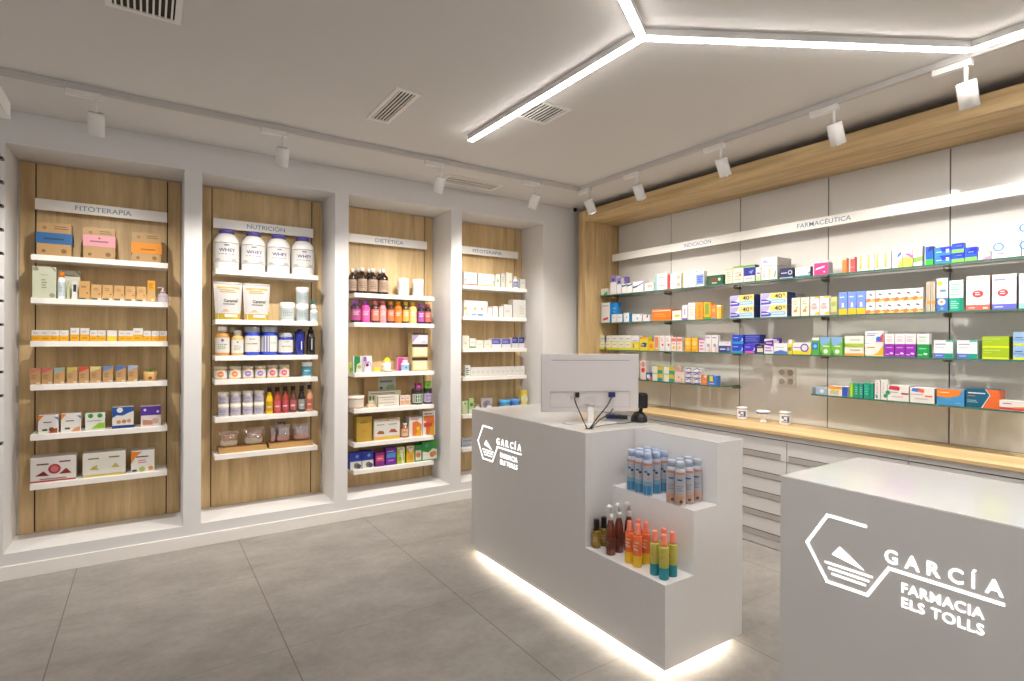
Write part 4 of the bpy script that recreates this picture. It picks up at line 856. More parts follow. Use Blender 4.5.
I('34', 'cream tea carton with pink line', 'carton', [(377, 399.6, 0), (377, 399.6, 1)], 5.6, ('F3EBDD', 'l B06A7A .6 .8 .1 .85 1;l A8C49A .2 .4 .3 .9 1;r 0 .0 .06 1 7AA06A'), d=.07)
I('34', 'small peach tea carton', 'carton', [(400.4, 405.4), (405.6, 410.8)], 10, ('F5E3D2', 'r .1 .1 .9 .5 F2B48A;l D08A6A .65 .8 .2 .8 1'), d=.05)
I('34', 'thin flat peach card lying low', 'carton', [(368.6, 376)], 3.2, ('F4D8B4', 'l E0A87A .3 .7 .2 .8 1'), d=.06)
I('34', 'square dark jar with green label', 'jar', [(413.5, 423.8)], 15.5, ('3E3A38', '352E2E', 'CFCFC4', 'r .12 .1 .95 .85 2E7A4A;l DDEBD6 .4 .6 .25 .8 1'))
I('34', 'square dark jar with lilac label', 'jar', [(424.5, 433)], 15.5, ('3E3A42', '352E34', 'CFC9D4', 'r .12 .1 .95 .85 9C7CC8;l EDE4F6 .4 .6 .25 .8 1'))
I('34', 'magenta pack on top of dark jar', 'carton', [(416.2, 421.8)], 5.5, ('A02E7A', 'c .5 .4 .25 D070B0'), lift=15.7, d=.035, back=.012)
I('34', 'leaf green pack on top of dark jar', 'carton', [(425.2, 431)], 7, ('7FBE3A', 'c .5 .4 .22 5A9A2E'), lift=15.7, d=.035, back=.012)
I('35', 'tall gold carton', 'carton', [(356.8, 372.4)], 25, ('C9A23A', 'l A8B04A .84 .92 .2 .8 1;c .5 .46 .12 D8943A;r .08 .04 .92 .96 CDA63E;p DA8A3A .35 .4 .65 .4 .5 .52;l A07A2A .72 .8 .25 .75 1', 'A8842E'), d=.10)
I('35', 'honey duo box with two bee pictures', 'carton', [(374, 400.8)], 20.5, ('F2D9B8', 'r .03 .2 .97 .9 EDE8E0;b 0 .14 F0C050;p B0623A .1 .3 .4 .28 .36 .42 .2 .46;p B0623A .56 .34 .9 .32 .8 .48 .66 .5;l 8A90A0 .7 .78 .1 .42 1;l 8A90A0 .7 .78 .56 .9 1;p E8B060 .4 .9 .6 .9 .5 1'), d=.10)
I('35', 'small brown jar with white lid', 'supplement', [(401.8, 409.2)], 14, ('A85A34', 'F0EEEA', 'F0C8A8', 'l C0563A .4 .7 .15 .85 2'))
OC = 'p F07E3A .25 .05 .95 0 .95 .62 .6 .8 .25 .75;p F6B02A .5 .05 .95 0 .95 .3 .7 .4;c .7 .42 .1 F4D02A;l E07A50 .84 .93 .1 .8 1'
I('35', 'white carton with orange fruit print', 'carton', [(409.5, 422.6)], 19.5, ('F3ECE4', OC), d=.09)
I('35', 'tallest orange fruit carton', 'carton', [(423, 435.6)], 24.5, ('F3ECE4', OC+';r .08 .35 .8 .52 E2503A;r .06 .6 .9 .8 F07A40'), d=.09)
I('36', 'blue-topped white carton with plum picture', 'carton', [(351.5, 361.6), (361.9, 374.8)], 16.2, ('F0EEEA', 'b .48 1 2A40B4;c .6 .78 .1 8FB0E8;c .55 .22 .17 7A8A50;c .75 .16 .14 5A4A7A', '2A40B4', '2A3A9C'), d=.09)
I('36', 'magenta and purple carton', 'carton', [(376, 385.2)], 13.6, ('9A2E8E', 'r .1 .4 .92 .8 EE5A7E;l F8C8D4 .5 .65 .2 .8 1;b 0 .2 7A2A8A'), d=.07)
I('36', 'violet carton with light blue bars', 'carton', [(386.3, 397)], 17, ('7A2AA8', 'r .1 .45 .92 .72 48A8E8;l E8D4F4 .76 .86 .15 .85 1;l D8A0E0 .2 .34 .2 .8 1', '6A2494'), d=.07)
I('36', 'lime carton with white waist', 'carton', [(397.6, 405.8)], 16.5, ('C9D23E', 'p F3F1E6 .0 1 .9 1 .72 .6 .72 .3 .9 0 .62 .0 .5 .4 .3 .8;l 3A6A3A .84 .94 .2 .8 1;c .35 .3 .12 8ABE3A', 'B9C22E'), d=.07)
I('36', 'amber carton with white waist', 'carton', [(406.8, 415)], 16.5, ('F0C032', 'p F3F1E6 .0 1 .95 1 .72 .6 .5 .6 .2 .8;l 3A4A6A .84 .94 .2 .8 1;c .55 .3 .16 F0A02A;p F3F1E6 .9 .0 1 .5 .96 1 1 1 1 0', '2E5A3A'), d=.07)
I('36', 'slim green carton with biscuit picture', 'carton', [(415.6, 422.2)], 16.5, ('3E9E44', 'r .08 .08 .95 .68 EFEDE2;c .5 .4 .16 D9824A', '2E8A3A'), d=.07)
I('36', 'wide green carton with biscuit picture', 'carton', [(422.6, 438)], 18.5, ('3E9E44', 'p EFEDE2 .03 .05 .97 .05 .97 .55 .7 .62 .4 .42 .03 .5;c .66 .3 .15 DC8444;c .8 .34 .13 E0924E;c .3 .8 .1 58B0A0', '2E8A3A'), d=.07)
# --- corner FITOTERAPIA niche
I('41', 'white carton with red foot stripe', 'carton', [(463.5, 477)], 13, ('F6F1EE', 'b 0 .12 E0503A;l E0A0B4 .66 .8 .2 .85 1;l C9C0C0 .4 .55 .1 .8 1;c .1 .4 .07 F08A3A'))
I('41', 'white carton with yellow foot stripe', 'carton', [(477.6, 494.4)], 12.6, ('F6F2EC', 'b 0 .12 F2B83A;l C4B0DC .7 .84 .1 .7 1;l C9C0C0 .4 .55 .1 .8 1;c .08 .5 .07 F0D03A;c .92 .4 .1 9ACAA0'))
I('41', 'slim cream carton with green mark', 'carton', [(495, 499.8)], 13, ('EEF0E2', 'c .5 .5 .14 9ABE8A'))
I('41', 'slim grey beige carton', 'carton', [(500.6, 505)], 14, ('D9D4C8', 'l B9B4A8 .4 .8 .2 .8 3'))
I('41', 'taller cream carton with spine', 'carton', [(505.4, 512)], 15.3, ('F2EEDF', 'r .0 0 .1 1 CFC8B4;c .7 .4 .08 C9C08A'))
I('41', 'small white bottle with blue print', 'supplement', [(512.7, 517.2)], 12, ('EEF0F4', 'F2F2F4', 'DDE4F2', 'r .1 .1 .9 .9 5A74BE;l F0F2F8 .3 .7 .2 .8 2'))
I('41', 'narrow grey edged carton at the shelf end', 'carton', [(518.4, 525.2)], 10, ('EFEDE8', 'r 0 0 .2 1 A8A8AC;l C9C4BC .5 .7 .3 .8 1'))
I('42', 'wide white carton with yellow and blue marks', 'carton', [(463.8, 487.6)], 15.6, ('F6F4F0', 'c .06 .5 .1 F0C83A;c .46 .5 .1 F0C04A;c .75 .5 .09 E8A07A;r .3 .06 .5 .16 5AA0C8;r .56 .06 .8 .16 3A7AC0;p F6D04A .04 .1 .2 .12 .1 .24'))
I('42', 'small white carton with peach top', 'carton', [(488, 492.4)], 10.5, ('F4F0EE', 'b .88 1 F0B49A'))
I('42', 'small plain white carton with thin blue line', 'carton', [(492.8, 497.6)], 11, ('F4F2EF', 'l B9C8DC .3 .45 .2 .8 1'))
I('42', 'slim white carton with grey spine', 'carton', [(499, 503.2)], 11, ('F1EFEC', 'r .4 0 .5 1 C4C2C4'))
I('42', 'plain off white carton with slanted lid', 'carton', [(503.8, 512)], 13, ('EFEDE8', 'l D0CCC4 .4 .6 .2 .8 2'))
I('42', 'tallest plain off white carton', 'carton', [(512.7, 525.8)], 18, ('EDEAE4', 'l D4CFC4 .2 .7 .5 .9 4', 'DAD5CC', '9AA0B4'))
I('43', 'tall white carton with yellow dot', 'carton', [(462.4, 469)], 12.6, ('F3F1E4', 'c .5 .4 .1 E0D88A'))
I('43', 'white carton on green foot', 'carton', [(469.6, 475.8)], 9.8, ('F3F2EC', 'b 0 .2 7AA85A;l C9CCC0 .5 .7 .2 .8 1'))
I('43', 'low cream carton', 'carton', [(476.2, 483.6), (484.2, 491.8)], 8, ('F1EEE0', 'l D8D0B8 .4 .6 .2 .8 1;r .9 0 1 1 D9DCC4'))
I('43', 'white carton with violet blue top', 'carton', [(492.4, 500.8), (501.4, 511.4)], 9.5, ('ECEBF0', 'r 0 .42 .96 .96 5A5AB8;l C4C4EC .55 .8 .1 .8 2'))
I('43', 'navy topped white carton', 'carton', [(512.2, 518.2), (518.6, 524.4)], 10.6, ('ECEBF0', 'b .45 1 3A4296;l B4B8E4 .6 .85 .1 .8 2'))
I('44', 'white carton with green text spine', 'carton', [(465.4, 470.6)], 11.5, ('F1EFE8', 'l 5A8A5A .1 .8 .1 .85 4'))
I('44', 'low white carton with faint grey ring', 'carton', runs(471, 525, 11), 8.8, ('EFEDE8', 'o .5 .45 .16 C4C4BC;b 0 .08 DAD8D0'))
I('45', 'lime and white pouch', 'pouch', [(462.8, 469)], 13, ('D8E2B8', 'p A0C84A .05 .3 .95 .3 .95 .6 .05 .7;c .5 .8 .08 6A9A3A'), d=.04)
I('45', 'light green carton', 'carton', [(469.4, 474)], 15, ('B9D88A', 'c .5 .6 .12 5A8A4A;r 0 0 1 .3 E8ECD8'), d=.04)
I('45', 'small white jar with grey lid', 'jar', [(475, 480), (487.5, 491.5)], 8, ('EFEDE6', '8A948E', 'F2F0E8', ''))
I('45', 'grey square sign with coloured ring', 'carton', [(481.6, 492.6)], 14, ('C9C4BE', 'o .5 .5 .3 B06A9A;c .5 .5 .18 6A8ABE;c .62 .36 .08 E0A04A'), d=.012, back=.06, cat='display card', name='display_card')
I('45', 'round light blue tub', 'tub', [(502, 511.6)], 10.5, ('3AA0DC', '58ACE0', '4A9CD8', 'r .3 .1 .8 .8 E0D87A;l 2A5A8A .4 .6 .3 .8 1'))
I('45', 'round mid blue tub', 'tub', [(512.6, 521.4)], 10.5, ('4A86D0', '5A96DC', '4A80CC', 'r .3 .2 .8 .8 8AB0E4'))
I('45', 'yellow carton with pale oval', 'carton', [(521.8, 527.6)], 19, ('F4D84A', 'c .5 .55 .22 F6EEC0;b 0 .15 F0E08A'), d=.05)
I('46', 'grey striped flat pack of the small pile', 'carton', [(462.4, 474, 0), (462.4, 474, 1)], 4.2, ('B9BCC4', 'l 7A8090 .3 .7 .1 .9 1'), d=.08)
# --- glass shelves, back wall
I('R1', 'small white and green carton', 'carton', [(600.4, 607)], 6.6, ('EFEDE0', 'p 3EA860 .45 0 1 0 1 .6 .6 .3;c .6 .6 .12 E8C86A'))
I('R1', 'tall white carton with violet cap end', 'carton', [(610, 616.2)], 18.5, ('F0EEEC', 'b .66 1 8E7ABE;c .5 .78 .08 2A2A5A', 'DDD8E0', '8E7ABE'))
I('R1', 'white carton with violet end, a bit lower', 'carton', [(616.6, 621)], 16, ('F0EEEC', 'b .6 1 9482C0;c .5 .74 .08 2A2A5A', 'DDD8E0', '8E7ABE'))
I('R1', 'rear violet carton', 'carton', [(621.4, 626.5)], 17.5, ('8878BC', 'l C4B8E0 .5 .8 .2 .8 2'), back=.09)
I('R1', 'low white carton with navy wave', 'carton', [(621.6, 626.4), (626.7, 631.8)], 9.6, ('F2F1F0', 'p 3A4A7A 0 .66 1 .8 1 .95 .4 .86 0 .9'))
I('R1', 'wide white carton with navy diagonal', 'carton', [(632.4, 643)], 10.5, ('F3F2F1', 'p 44548A 0 .4 .3 .44 1 .8 1 .9 .5 .66 0 .56'))
I('R1', 'small white carton with brown lettering band', 'carton', [(644.4, 653.2)], 8.2, ('F0EDE8', 'l A06A54 .4 .75 .3 1 2'))
I('R1', 'flat white carton with teal end', 'carton', [(654.6, 666.6, 0), (654.6, 666.6, 1)], 8, ('F3F1EE', 'r 0 0 .18 1 8CC8C0;l E0A4A4 .4 .7 .3 .95 1'))
I('R1', 'flat white carton with red end and peach disc', 'carton', [(667.3, 681, 0), (667.3, 681, 1)], 7.4, ('F5F0EC', 'r 0 0 .2 1 D8404A;c .8 .5 .32 F0B49A;r .24 .1 .3 .9 F3D8D4'))
I('R1', 'plain white carton with amber edge', 'carton', [(682.4, 695.4)], 16.2, ('F6F5F3', 'r 0 0 .12 1 F2CE8A;l D8D4D0 .5 .8 .25 .8 2'))
I('R1', 'white carton with blue print field', 'carton', [(696, 703.6)], 15, ('F0EEE8', 'r .05 .12 .95 .8 7C96DC;l 3E58B4 .25 .7 .15 .85 3'))
I('R1', 'low dark green carton with brown picture', 'carton', [(706, 722.6)], 9.6, ('1F5A38', 'p 6A4A34 .1 .2 .6 .25 .8 .7 .3 .8;c .8 .55 .16 C8D8C0;l E8E8D8 .12 .3 .35 .7 1', '184A2E'))
I('R1', 'cream carton with faint lines', 'carton', [(725, 732.2)], 14.8, ('E8E4CC', 'l A8AC8A .1 .85 .15 .85 5;b .92 1 C4BC8A'))
I('R1', 'beige carton with green lid', 'carton', [(732.8, 743)], 16.6, ('EADFD2', 'b .88 1 7AA850;c .68 .45 .08 8A7A3A;l C8B8A8 .1 .7 .15 .85 3', 'D8CCBC', '7AA850'))
I('R1', 'navy carton with green lid', 'carton', [(743.4, 754.6)], 16.6, ('E8E0DC', 'r 0 .36 1 .86 2E3694;b .88 1 6AA83A;p 8AA0E0 .45 .6 .9 .7 .7 .45;l B8B8D8 .1 .3 .15 .85 1', '3A3E8A', '6AA83A'))
I('R1', 'slim white and lime carton', 'carton', [(755.2, 760.2)], 13.6, ('F0F0E8', 'b 0 .4 C0E09A;r .2 .5 .9 .62 6A6AC4'))
I('R1', 'deep white carton with plant sprigs', 'carton', [(761, 777)], 14, ('F4F1EC', 'r .02 .02 .98 .98 F6F3EE;p E8C060 .45 .1 .52 .1 .56 .8 .46 .8;p 6AB06A .78 .1 .9 .2 .96 .8 .84 .5;c .2 .6 .06 F0A08A;l E8A08A .2 .5 .1 .3 2', 'B8B0A8'), d=.2)  # grey side colour paints in the shaded flank of the white box
I('R1', 'white lidded carton on the sprig carton', 'carton', [(761, 777)], 7.6, ('F2F1F3', 'p B4AEE0 .05 .3 .45 .3 .3 .8 .1 .7', 'B8B2AA'), lift=14.6, d=.2)  # side painted grey for shade, like the box below
I('R1', 'navy carton with white swirl', 'carton', [(779.3, 792.8)], 10, ('34385E', 'l E8E8F0 .45 .62 .1 .6 1;o .78 .55 .22 E8E8F0;b 0 .1 B8C4DC'))
I('R1', 'low white carton with teal foot', 'carton', [(794.6, 810)], 9.5, ('F1EEE9', 'b 0 .16 5A9AB4;c .2 .5 .1 F0B49A;p 3A4A7A .85 .2 1 .3 1 .5 .9 .45', '4A4A58'))
I('R1', 'hot pink carton with white script', 'carton', [(812.6, 828)], 12, ('EE3E86', 'r 0 0 .06 1 F4D8E0;p FBE9F0 .15 .42 .75 .62 .78 .76 .2 .58;c .75 .24 .07 FBE9F0', '8A8A90'))
I('R1', 'pale carton behind the hot pink one', 'carton', [(812.6, 828)], 15.8, ('F0E4E2', 'l E8A8B4 .82 .92 .1 .7 1'), back=.13, d=.05)
I('R1', 'slim orange tube carton', 'carton', [(841.8, 846)], 14.8, ('F28A42', 'b .86 1 F6D8C0'), d=.04)
I('R1', 'slim red tube carton', 'carton', [(849.7, 854)], 15.2, ('E25A5E', 'b .86 1 F3C8C4;b .3 .34 F0A8A8'), d=.04)
I('R1', 'white carton with yellow stripe', 'carton', [(857.6, 865.3), (865.5, 873.2), (874, 882.2), (882.4, 890.4)], 17.6, ('F6F3EA', 'r .18 .1 .5 .94 F8DC72;p F2B04A .18 .1 .42 .1 .5 .6 .3 .4'))
I('R1', 'white carton with blue pen stroke and yellow foot', 'carton', [(891.6, 901.6)], 17, ('F4F2EE', 'p 3A62C4 .5 .55 .9 .75 .95 .98 .55 .75;p F4DC5A .55 0 1 0 1 .5 .7 .3'))
I('R1', 'yellow carton with pink curve', 'carton', [(902, 912.2)], 19.4, ('F2E9E4', 'b 0 .5 F4E05E;p F06AA8 .25 .66 1 .4 1 .58 .5 .72;l 7A9A8A .86 .93 .3 .95 1'))
I('R1', 'white carton with green leaf foot', 'carton', [(912.8, 922)], 19.6, ('EFEDEC', 'p 8AB85A 0 .18 1 .24 1 .48 0 .42;l C0B8C8 .7 .8 .2 .8 1', '6A6E78'))
I('R1', 'blue and green upright carton', 'carton', [(924.8, 932.8)], 18.3, ('1E5AD0', 'b 0 .3 3AC83A;p 0E2E8A .3 .7 1 .8 1 1 .5 1', '3A5A50'))
BG = 'p 1C34C8 .3 1 1 1 1 .45 .5 .4;b 0 .1 3E9A6A;l F0F4FA .34 .5 .1 .5 1;r .72 .3 .9 .7 EEF4FA'
I('R1', 'flat bright blue carton with white mark', 'carton', [(933.8, 950.4, 0), (933.8, 950.4, 1)], 8.2, ('2E86E0', BG))
I('R1', 'blue carton over lime foot', 'carton', [(951, 963.4, 0), (951, 963.4, 1)], 9.4, ('1E4ADC', 'b 0 .36 8CD84A;p 1A2CC0 .3 1 1 1 1 .5 .45 .5;l 9AC0F8 .66 .76 .4 .9 1'))
I('R1', 'single taller blue carton with lime foot', 'carton', [(964, 976.6)], 13.8, ('1E5AE8', 'b 0 .28 8CD84A;p 1424C8 .1 .55 .5 1 1 1 1 .5;l 9AC0F8 .6 .7 .3 .8 1'))
I('R1', 'low pale carton with pink foot', 'carton', [(977.4, 990)], 8.8, ('E2ECEE', 'p F08AB4 .2 0 1 0 1 .4 .6 .3;l A8C8C8 .6 .8 .1 .9 1'))
I('R1', 'wide white carton with blue ring emblem', 'carton', [(990.8, 1020.4)], 17.2, ('F5F3F3', 'o .24 .66 .26 4A90D8;l D07A90 .2 .34 .2 .5 1;l C8D0DC .4 .56 .5 .95 1;c .24 .66 .12 DDE8F4', 'E4ECF2'), d=.12)
I('R1', 'white ring emblem carton cut by the photo edge', 'carton', [(1021, 1046)], 17, ('F3F2EE', 'o .12 .66 .26 4A90C8;l C8D0DC .4 .56 .5 .95 1'), d=.12)
I('R1', 'white ring emblem carton on top at the photo edge', 'carton', [(1021, 1046)], 17, ('F3F2EE', 'o .12 .66 .26 4A90D8;l C8D0DC .4 .56 .5 .95 1'), lift=17.4, d=.12)
I('R2', 'white carton with red stamp near its foot', 'carton', [(601, 609.8)], 19.8, ('EFEBE6', 'p D8404A .2 .1 .8 .16 .8 .28 .2 .2;l 8A8A90 .8 .88 .1 .9 1;r 0 0 .03 1 2A9AE0', '2A9AE0'), d=.035)
I('R2', 'bright blue upright carton', 'carton', [(610.4, 617)], 19.8, ('2A96E2', 'l 7AC0F0 .3 .8 .1 .85 3'), back=.05)
I('R2', 'small white carton before blue one', 'carton', [(611.4, 616.4), (616.8, 622)], 8, ('F2F1EE', 'l C0C8D0 .5 .7 .2 .8 1;r 0 .0 .05 1 8AC0E0'), d=.035)
I('R2', 'small white carton with blue side', 'carton', [(623, 629)], 9, ('F2F4F6', 'r 0 0 .14 1 3A9ADC;c .6 .5 .12 8AC0E8', '3A9ADC'), d=.05)
I('R2', 'small white carton with pale blue drop', 'carton', [(632, 641.6)], 7.6, ('F2F1F0', 'c .55 .4 .16 8AB0E0;c .86 .8 .1 F0B8A8'))
I('R2', 'lowest white carton with grey mark', 'carton', [(643, 649.4)], 6.5, ('F1EDEA', 'p 6A6A78 .5 .5 .8 .6 .8 1 .6 .9;c .2 .8 .1 F0B8A8'))
I('R2', 'wide orange carton', 'carton', [(651.8, 671)], 11.4, ('F5801E', 'b .84 .9 FBE4D0;l F2A45A .3 .66 .12 .8 2;c .86 .2 .05 7A3A1A', 'F5801E', 'F6EADC'))
I('R2', 'white carton with yellow splash', 'carton', [(672, 681.2)], 9.6, ('F5F1EA', 'p F2D05A .2 .3 .8 .35 .9 .6 .3 .6;c .5 .45 .12 F2B83A'))
I('R2', 'slim white carton with violet foot', 'carton', [(682.2, 687.3)], 14.6, ('F3F0F4', 'b 0 .12 7A5AB0;p 9A7AC8 .4 .35 .6 .35 .6 .8 .4 .8'))
I('R2', 'white carton standing by orange one', 'carton', [(688, 695)], 17, ('F3EFE9', 'l E0C8B8 .2 .85 .2 .8 4'))
I('R2', 'orange carton with upright lettering', 'carton', [(695.4, 702.8)], 17, ('F6A43A', 'l D86A1E .1 .9 .35 .75 6'))
I('R2', 'yellow carton with green panel', 'carton', [(703.4, 710.6)], 16.8, ('F5B02A', 'r .2 .28 .75 .94 8AA84A;b 0 .12 4AA03A'))
I('R2', 'orange carton with pale disc', 'carton', [(710.9, 716.2)], 14.2, ('F58A3E', 'b 0 .08 5AA8B8;c .5 .6 .14 F6B07A'))
I('R2', 'narrow yellow carton', 'carton', [(716.5, 721)], 13.6, ('F3C04A', 'r .1 .1 .5 .9 F8D87A;b .9 1 F2F0E6'))
FO = 'r .38 .5 1 .98 F5E07A;t .54 .56 .28 .36 40 30323E;t .85 .72 .09 .18 % 6A5A4A;p 5A4EC0 .02 .04 .4 .08 .46 .28 .2 .5 .03 .5;r .4 .14 .96 .46 9ACAE8;l EEF2F8 .2 .38 .04 .36 1;p C4B8E8 .02 .5 .3 .58 .38 .96 .02 .96;r .44 .24 .9 .34 D4E8F4'
I('R2', 'violet and yellow carton marked 40 %', 'carton', [(729.8, 753.6, 0), (729.8, 753.6, 1), (759.6, 787.4, 0), (759.6, 787.4, 1)], 12, ('EEF0F4', FO, '2A3A6E'), d=.12)
I('R2', 'upright cream carton with orange carrot print', 'carton', [(791.4, 799.6), (800.6, 808.6)], 18.6, ('F5ECD8', 'p F0983A .2 .2 .75 .22 .6 .4 .35 .36;p 8AA04A .55 .36 .85 .5 .6 .5;l C8B89A .6 .85 .2 .8 2'))
I('R2', 'grey carton seen over the carrot cartons', 'carton', [(790.5, 800.5)], 23, ('B4AEA6', 'l 8A8680 .8 .95 .1 .9 1'), back=.12, d=.06)
I('R2', 'pale pink carton with yellow caps', 'carton', [(810, 819.4), (819.8, 829)], 19.2, ('F0E4E6', 'r .4 .9 1 .99 F2CC2E;c .4 .45 .15 F0D0A0;l C0B0D0 .3 .7 .2 .8 2;p F2C83A .5 .04 1 .04 1 .2 .6 .14'))
I('R2', 'greenish carton with yellow face', 'carton', [(830.4, 836.6)], 18, ('D4D890', 'c .5 .6 .14 B0B86A;b 0 .16 A89A7A'))
I('R2', 'sky blue carton with amber foot', 'carton', [(838.2, 847.2), (847.6, 856.2), (856.6, 865.4)], 22.6, ('7A9AE6', 'b 0 .26 F6C42E;l D8E4FA .72 .84 .15 .75 1;p F0F2F6 .35 .32 .65 .32 .6 .52 .4 .52;c .25 .5 .04 E87A9A'))
I('R2', 'low white carton with orange foot', 'carton', [(865.8+i*9.4, 875.1+i*9.4, l) for l in (0, 1) for i in range(6)], 11.3, ('F4F1EC', 'p F2854A 0 0 1 0 1 .3 .6 .22 .3 .36 0 .26;p 5A5E66 .3 .62 .7 .54 .7 .66 .4 .76;p F6C86A .3 0 1 0 1 .14 .6 .2'))
I('R2', 'tall shade-toned carton turned edge on', 'carton', [(925.8, 930.2), (930.6, 934.8)], 30, ('C9BCA8', 'r .4 0 .5 1 9A8E80;c .6 .3 .06 F09A4A', 'B0A696'))  # shading of the box sides is put into the brownish grey colours
I('R2', 'tall white carton with blossom and yellow oval', 'carton', [(936.2, 947.8)], 33, ('E4E8EA', 'p F0E03A .05 .8 .5 .78 .55 .9 .1 .92;r 0 0 1 .4 4A7AC8;c .45 .28 .10 F2F2EC;c .45 .28 .04 C89A3A;c .5 .08 .04 8AB0B8;l 7A9AB0 .55 .7 .3 .9 1', '5A8098'))
I('R2', 'tall white carton with emerald foot', 'carton', [(949, 963.2)], 30.5, ('EDF3EE', 'b 0 .42 1EB08E;l 8ACAB8 .5 .9 .12 .8 5;l A8E4D4 .06 .34 .1 .7 4;r .74 0 1 .42 169A7A', '8AB0A4'))
I('R2', 'tall white carton with red seal and red foot', 'carton', [(965.8, 989.8)], 34.2, ('F4F0EE', 'b 0 .15 F06A5A;e .5 .47 .24 .105 D8404A;l F6E4E2 .42 .54 .38 .62 2;b .9 .96 F3C8BC;l FBE9E4 .04 .1 .1 .4 1;r .72 .03 .92 .08 FBE9E4;l B8C4D4 .76 .84 .08 .5 1', 'C8A49C'), d=.12)
I('R2', 'tall white carton with red seal and blue foot', 'carton', [(991.6, 1016.4)], 35, ('F4F2F1', 'b 0 .15 6A6AD8;e .45 .47 .22 .105 D8404A;l F6E4E2 .42 .54 .33 .57 2;l 8A90D0 .8 .9 .08 .6 1;l E4E4F8 .04 .1 .1 .5 1', 'B8B4C4'), d=.12)
I('R2', 'tall white carton with mint foot at photo edge', 'carton', [(1018.4, 1043)], 35.5, ('F4F1EE', 'b 0 .15 9AE0D0;c .5 .42 .12 F2C4C0', 'B8B4AC'), d=.12)
I('R3', 'yellow foot carton under the wood', 'carton', runs(597.9, 631.6, 5), 8.3, ('F2EEB8', 'b 0 .25 F2E42A;r .1 .3 .8 .9 F6F4E0;l C8C4A0 .5 .75 .2 .75 1', 'F2E42A'))
I('R3', 'white lidded carton stacked on yellow row', 'carton', runs(597.9, 631.6, 5), 5.6, ('F0EEE4', 'l A8A8B0 .3 .6 .2 .8 1'), lift=8.6)
I('R3', 'yellow carton with red comma', 'carton', [(632, 639.2)], 8.3, ('F3E23A', 'p D84A5A .15 .3 .3 .3 .3 .8 .15 .7;l F8F2B0 .3 .7 .4 .9 2'))
I('R3', 'white lidded carton above the red comma', 'carton', [(632, 639.2)], 6, ('F1EEF2', 'l B080B0 .1 .3 .1 .8 1'), lift=8.6)
I('R3', 'larger yellow carton with navy lettering', 'carton', [(639.6, 647.8)], 13.5, ('F5DE2E', 'p 3A4A8A .1 .3 .8 .24 .9 .55 .5 .6 .2 .5;l F2F2F6 .34 .48 .2 .6 1;p F0A43A .0 .84 1 .9 1 1 0 1'))
I('R3', 'yellow carton with orange cross', 'carton', [(648.2, 654.2)], 9.2, ('F6C82E', 'c .5 .5 .26 F08A3A'))
I('R3', 'white carton with orange bottle picture', 'carton', [(654.4, 658.8)], 15.2, ('F2E4DA', 'r .1 .2 .9 .9 F28E5E;b 0 .14 D8C45A'))
I('R3', 'white carton with small red drop', 'carton', [(659.4, 664.8), (665.4, 670.6)], 15.4, ('F4ECE8', 'c .6 .4 .08 C8404A;l E0A49A .6 .88 .2 .7 2'))
I('R3', 'white carton with coral lid and flower', 'carton', [(671.4, 676.2), (676.9, 682.2)], 14.4, ('F5E9E4', 'b .68 .88 F0746A;c .5 .25 .12 F5C04A;l F08A8A .45 .6 .2 .8 1;b .88 1 F4D4D0'))
I('R3', 'amber yellow carton with pale seal', 'carton', [(684.9, 691), (691.4, 698)], 14, ('F6AE1E', 'c .45 .6 .2 F8D86A;r .1 .82 .9 .95 F5D24A;l F8E0A0 .2 .34 .2 .8 1', 'E89A1E'))
I('R3', 'white carton with pink bars', 'carton', [(698.8, 705)], 13.6, ('F2E8EE', 'l E07AA0 .1 .8 .15 .85 3;b .85 1 B08AC0'))
I('R3', 'tall pale carton with lilac lettering', 'carton', [(705.6, 711.2), (711.6, 718)], 17, ('EFE9E8', 'c .5 .4 .10 9AA0C4;l A890C0 .78 .94 .1 .8 1;p F0C0A8 .5 0 .9 0 .8 .4 .6 .35'))
I('R3', 'white over navy low carton', 'carton', [(718.6, 731)], 10.8, ('E8E4EA', 'b 0 .62 3A4A8A;l E4E8F4 .2 .42 .1 .6 1;c .8 .3 .16 8AA4D8;l F0A07A .8 .9 .6 .9 1'))
I('R3', 'royal blue carton with white crescent', 'carton', [(732.2, 743.4, 0), (732.2, 743.4, 1)], 9, ('2448CC', 'b 0 .22 2AA0DC;l C8D4F8 .6 .74 .1 .6 1;c .84 .44 .18 E8ECF8;c .78 .48 .16 2448CC', '1C2C7A'))
I('R3', 'violet blue carton with white crescent', 'carton', [(744, 755.6)], 9, ('4438D0', 'r .1 0 .9 .22 F05AA0;l C8C4F8 .6 .74 .1 .6 1;c .84 .44 .18 E8ECF8;c .78 .48 .16 4438D0', '1C2C7A'))
I('R3', 'wide dark blue carton lying on the crescent carton', 'carton', [(744, 759.8)], 9, ('2E3AA4', 'l 6A74D0 .2 .9 .05 .95 3', '242C84'), lift=9.4, back=.02)
I('R3', 'dark purple carton with cream field', 'carton', [(756.4, 763.6)], 8.4, ('3E2260', 'r .1 .15 .95 .6 E8E0C8;l B08AD0 .7 .9 .1 .9 1'))
I('R3', 'white and violet carton', 'carton', [(764.2, 773.6)], 14.4, ('EFE9F0', 'p 6A2EA0 .0 .6 1 .5 1 .95 0 .85;l A880C8 .1 .5 .1 .9 2;l F0E4F8 .66 .8 .2 .9 1'))
I('R3', 'rear violet carton with white streak', 'carton', [(772.6, 779.5)], 15.4, ('5A2E94', 'p E0D0F0 .1 .6 .9 .7 .9 .85 .2 .75'), back=.06)
I('R3', 'white carton with blue wave foot', 'carton', [(774, 787.6)], 10.6, ('F4F3F4', 'p 5A7ACC 0 0 1 0 1 .2 .5 .36 0 .2;l B8C4DC .55 .7 .1 .8 1'))
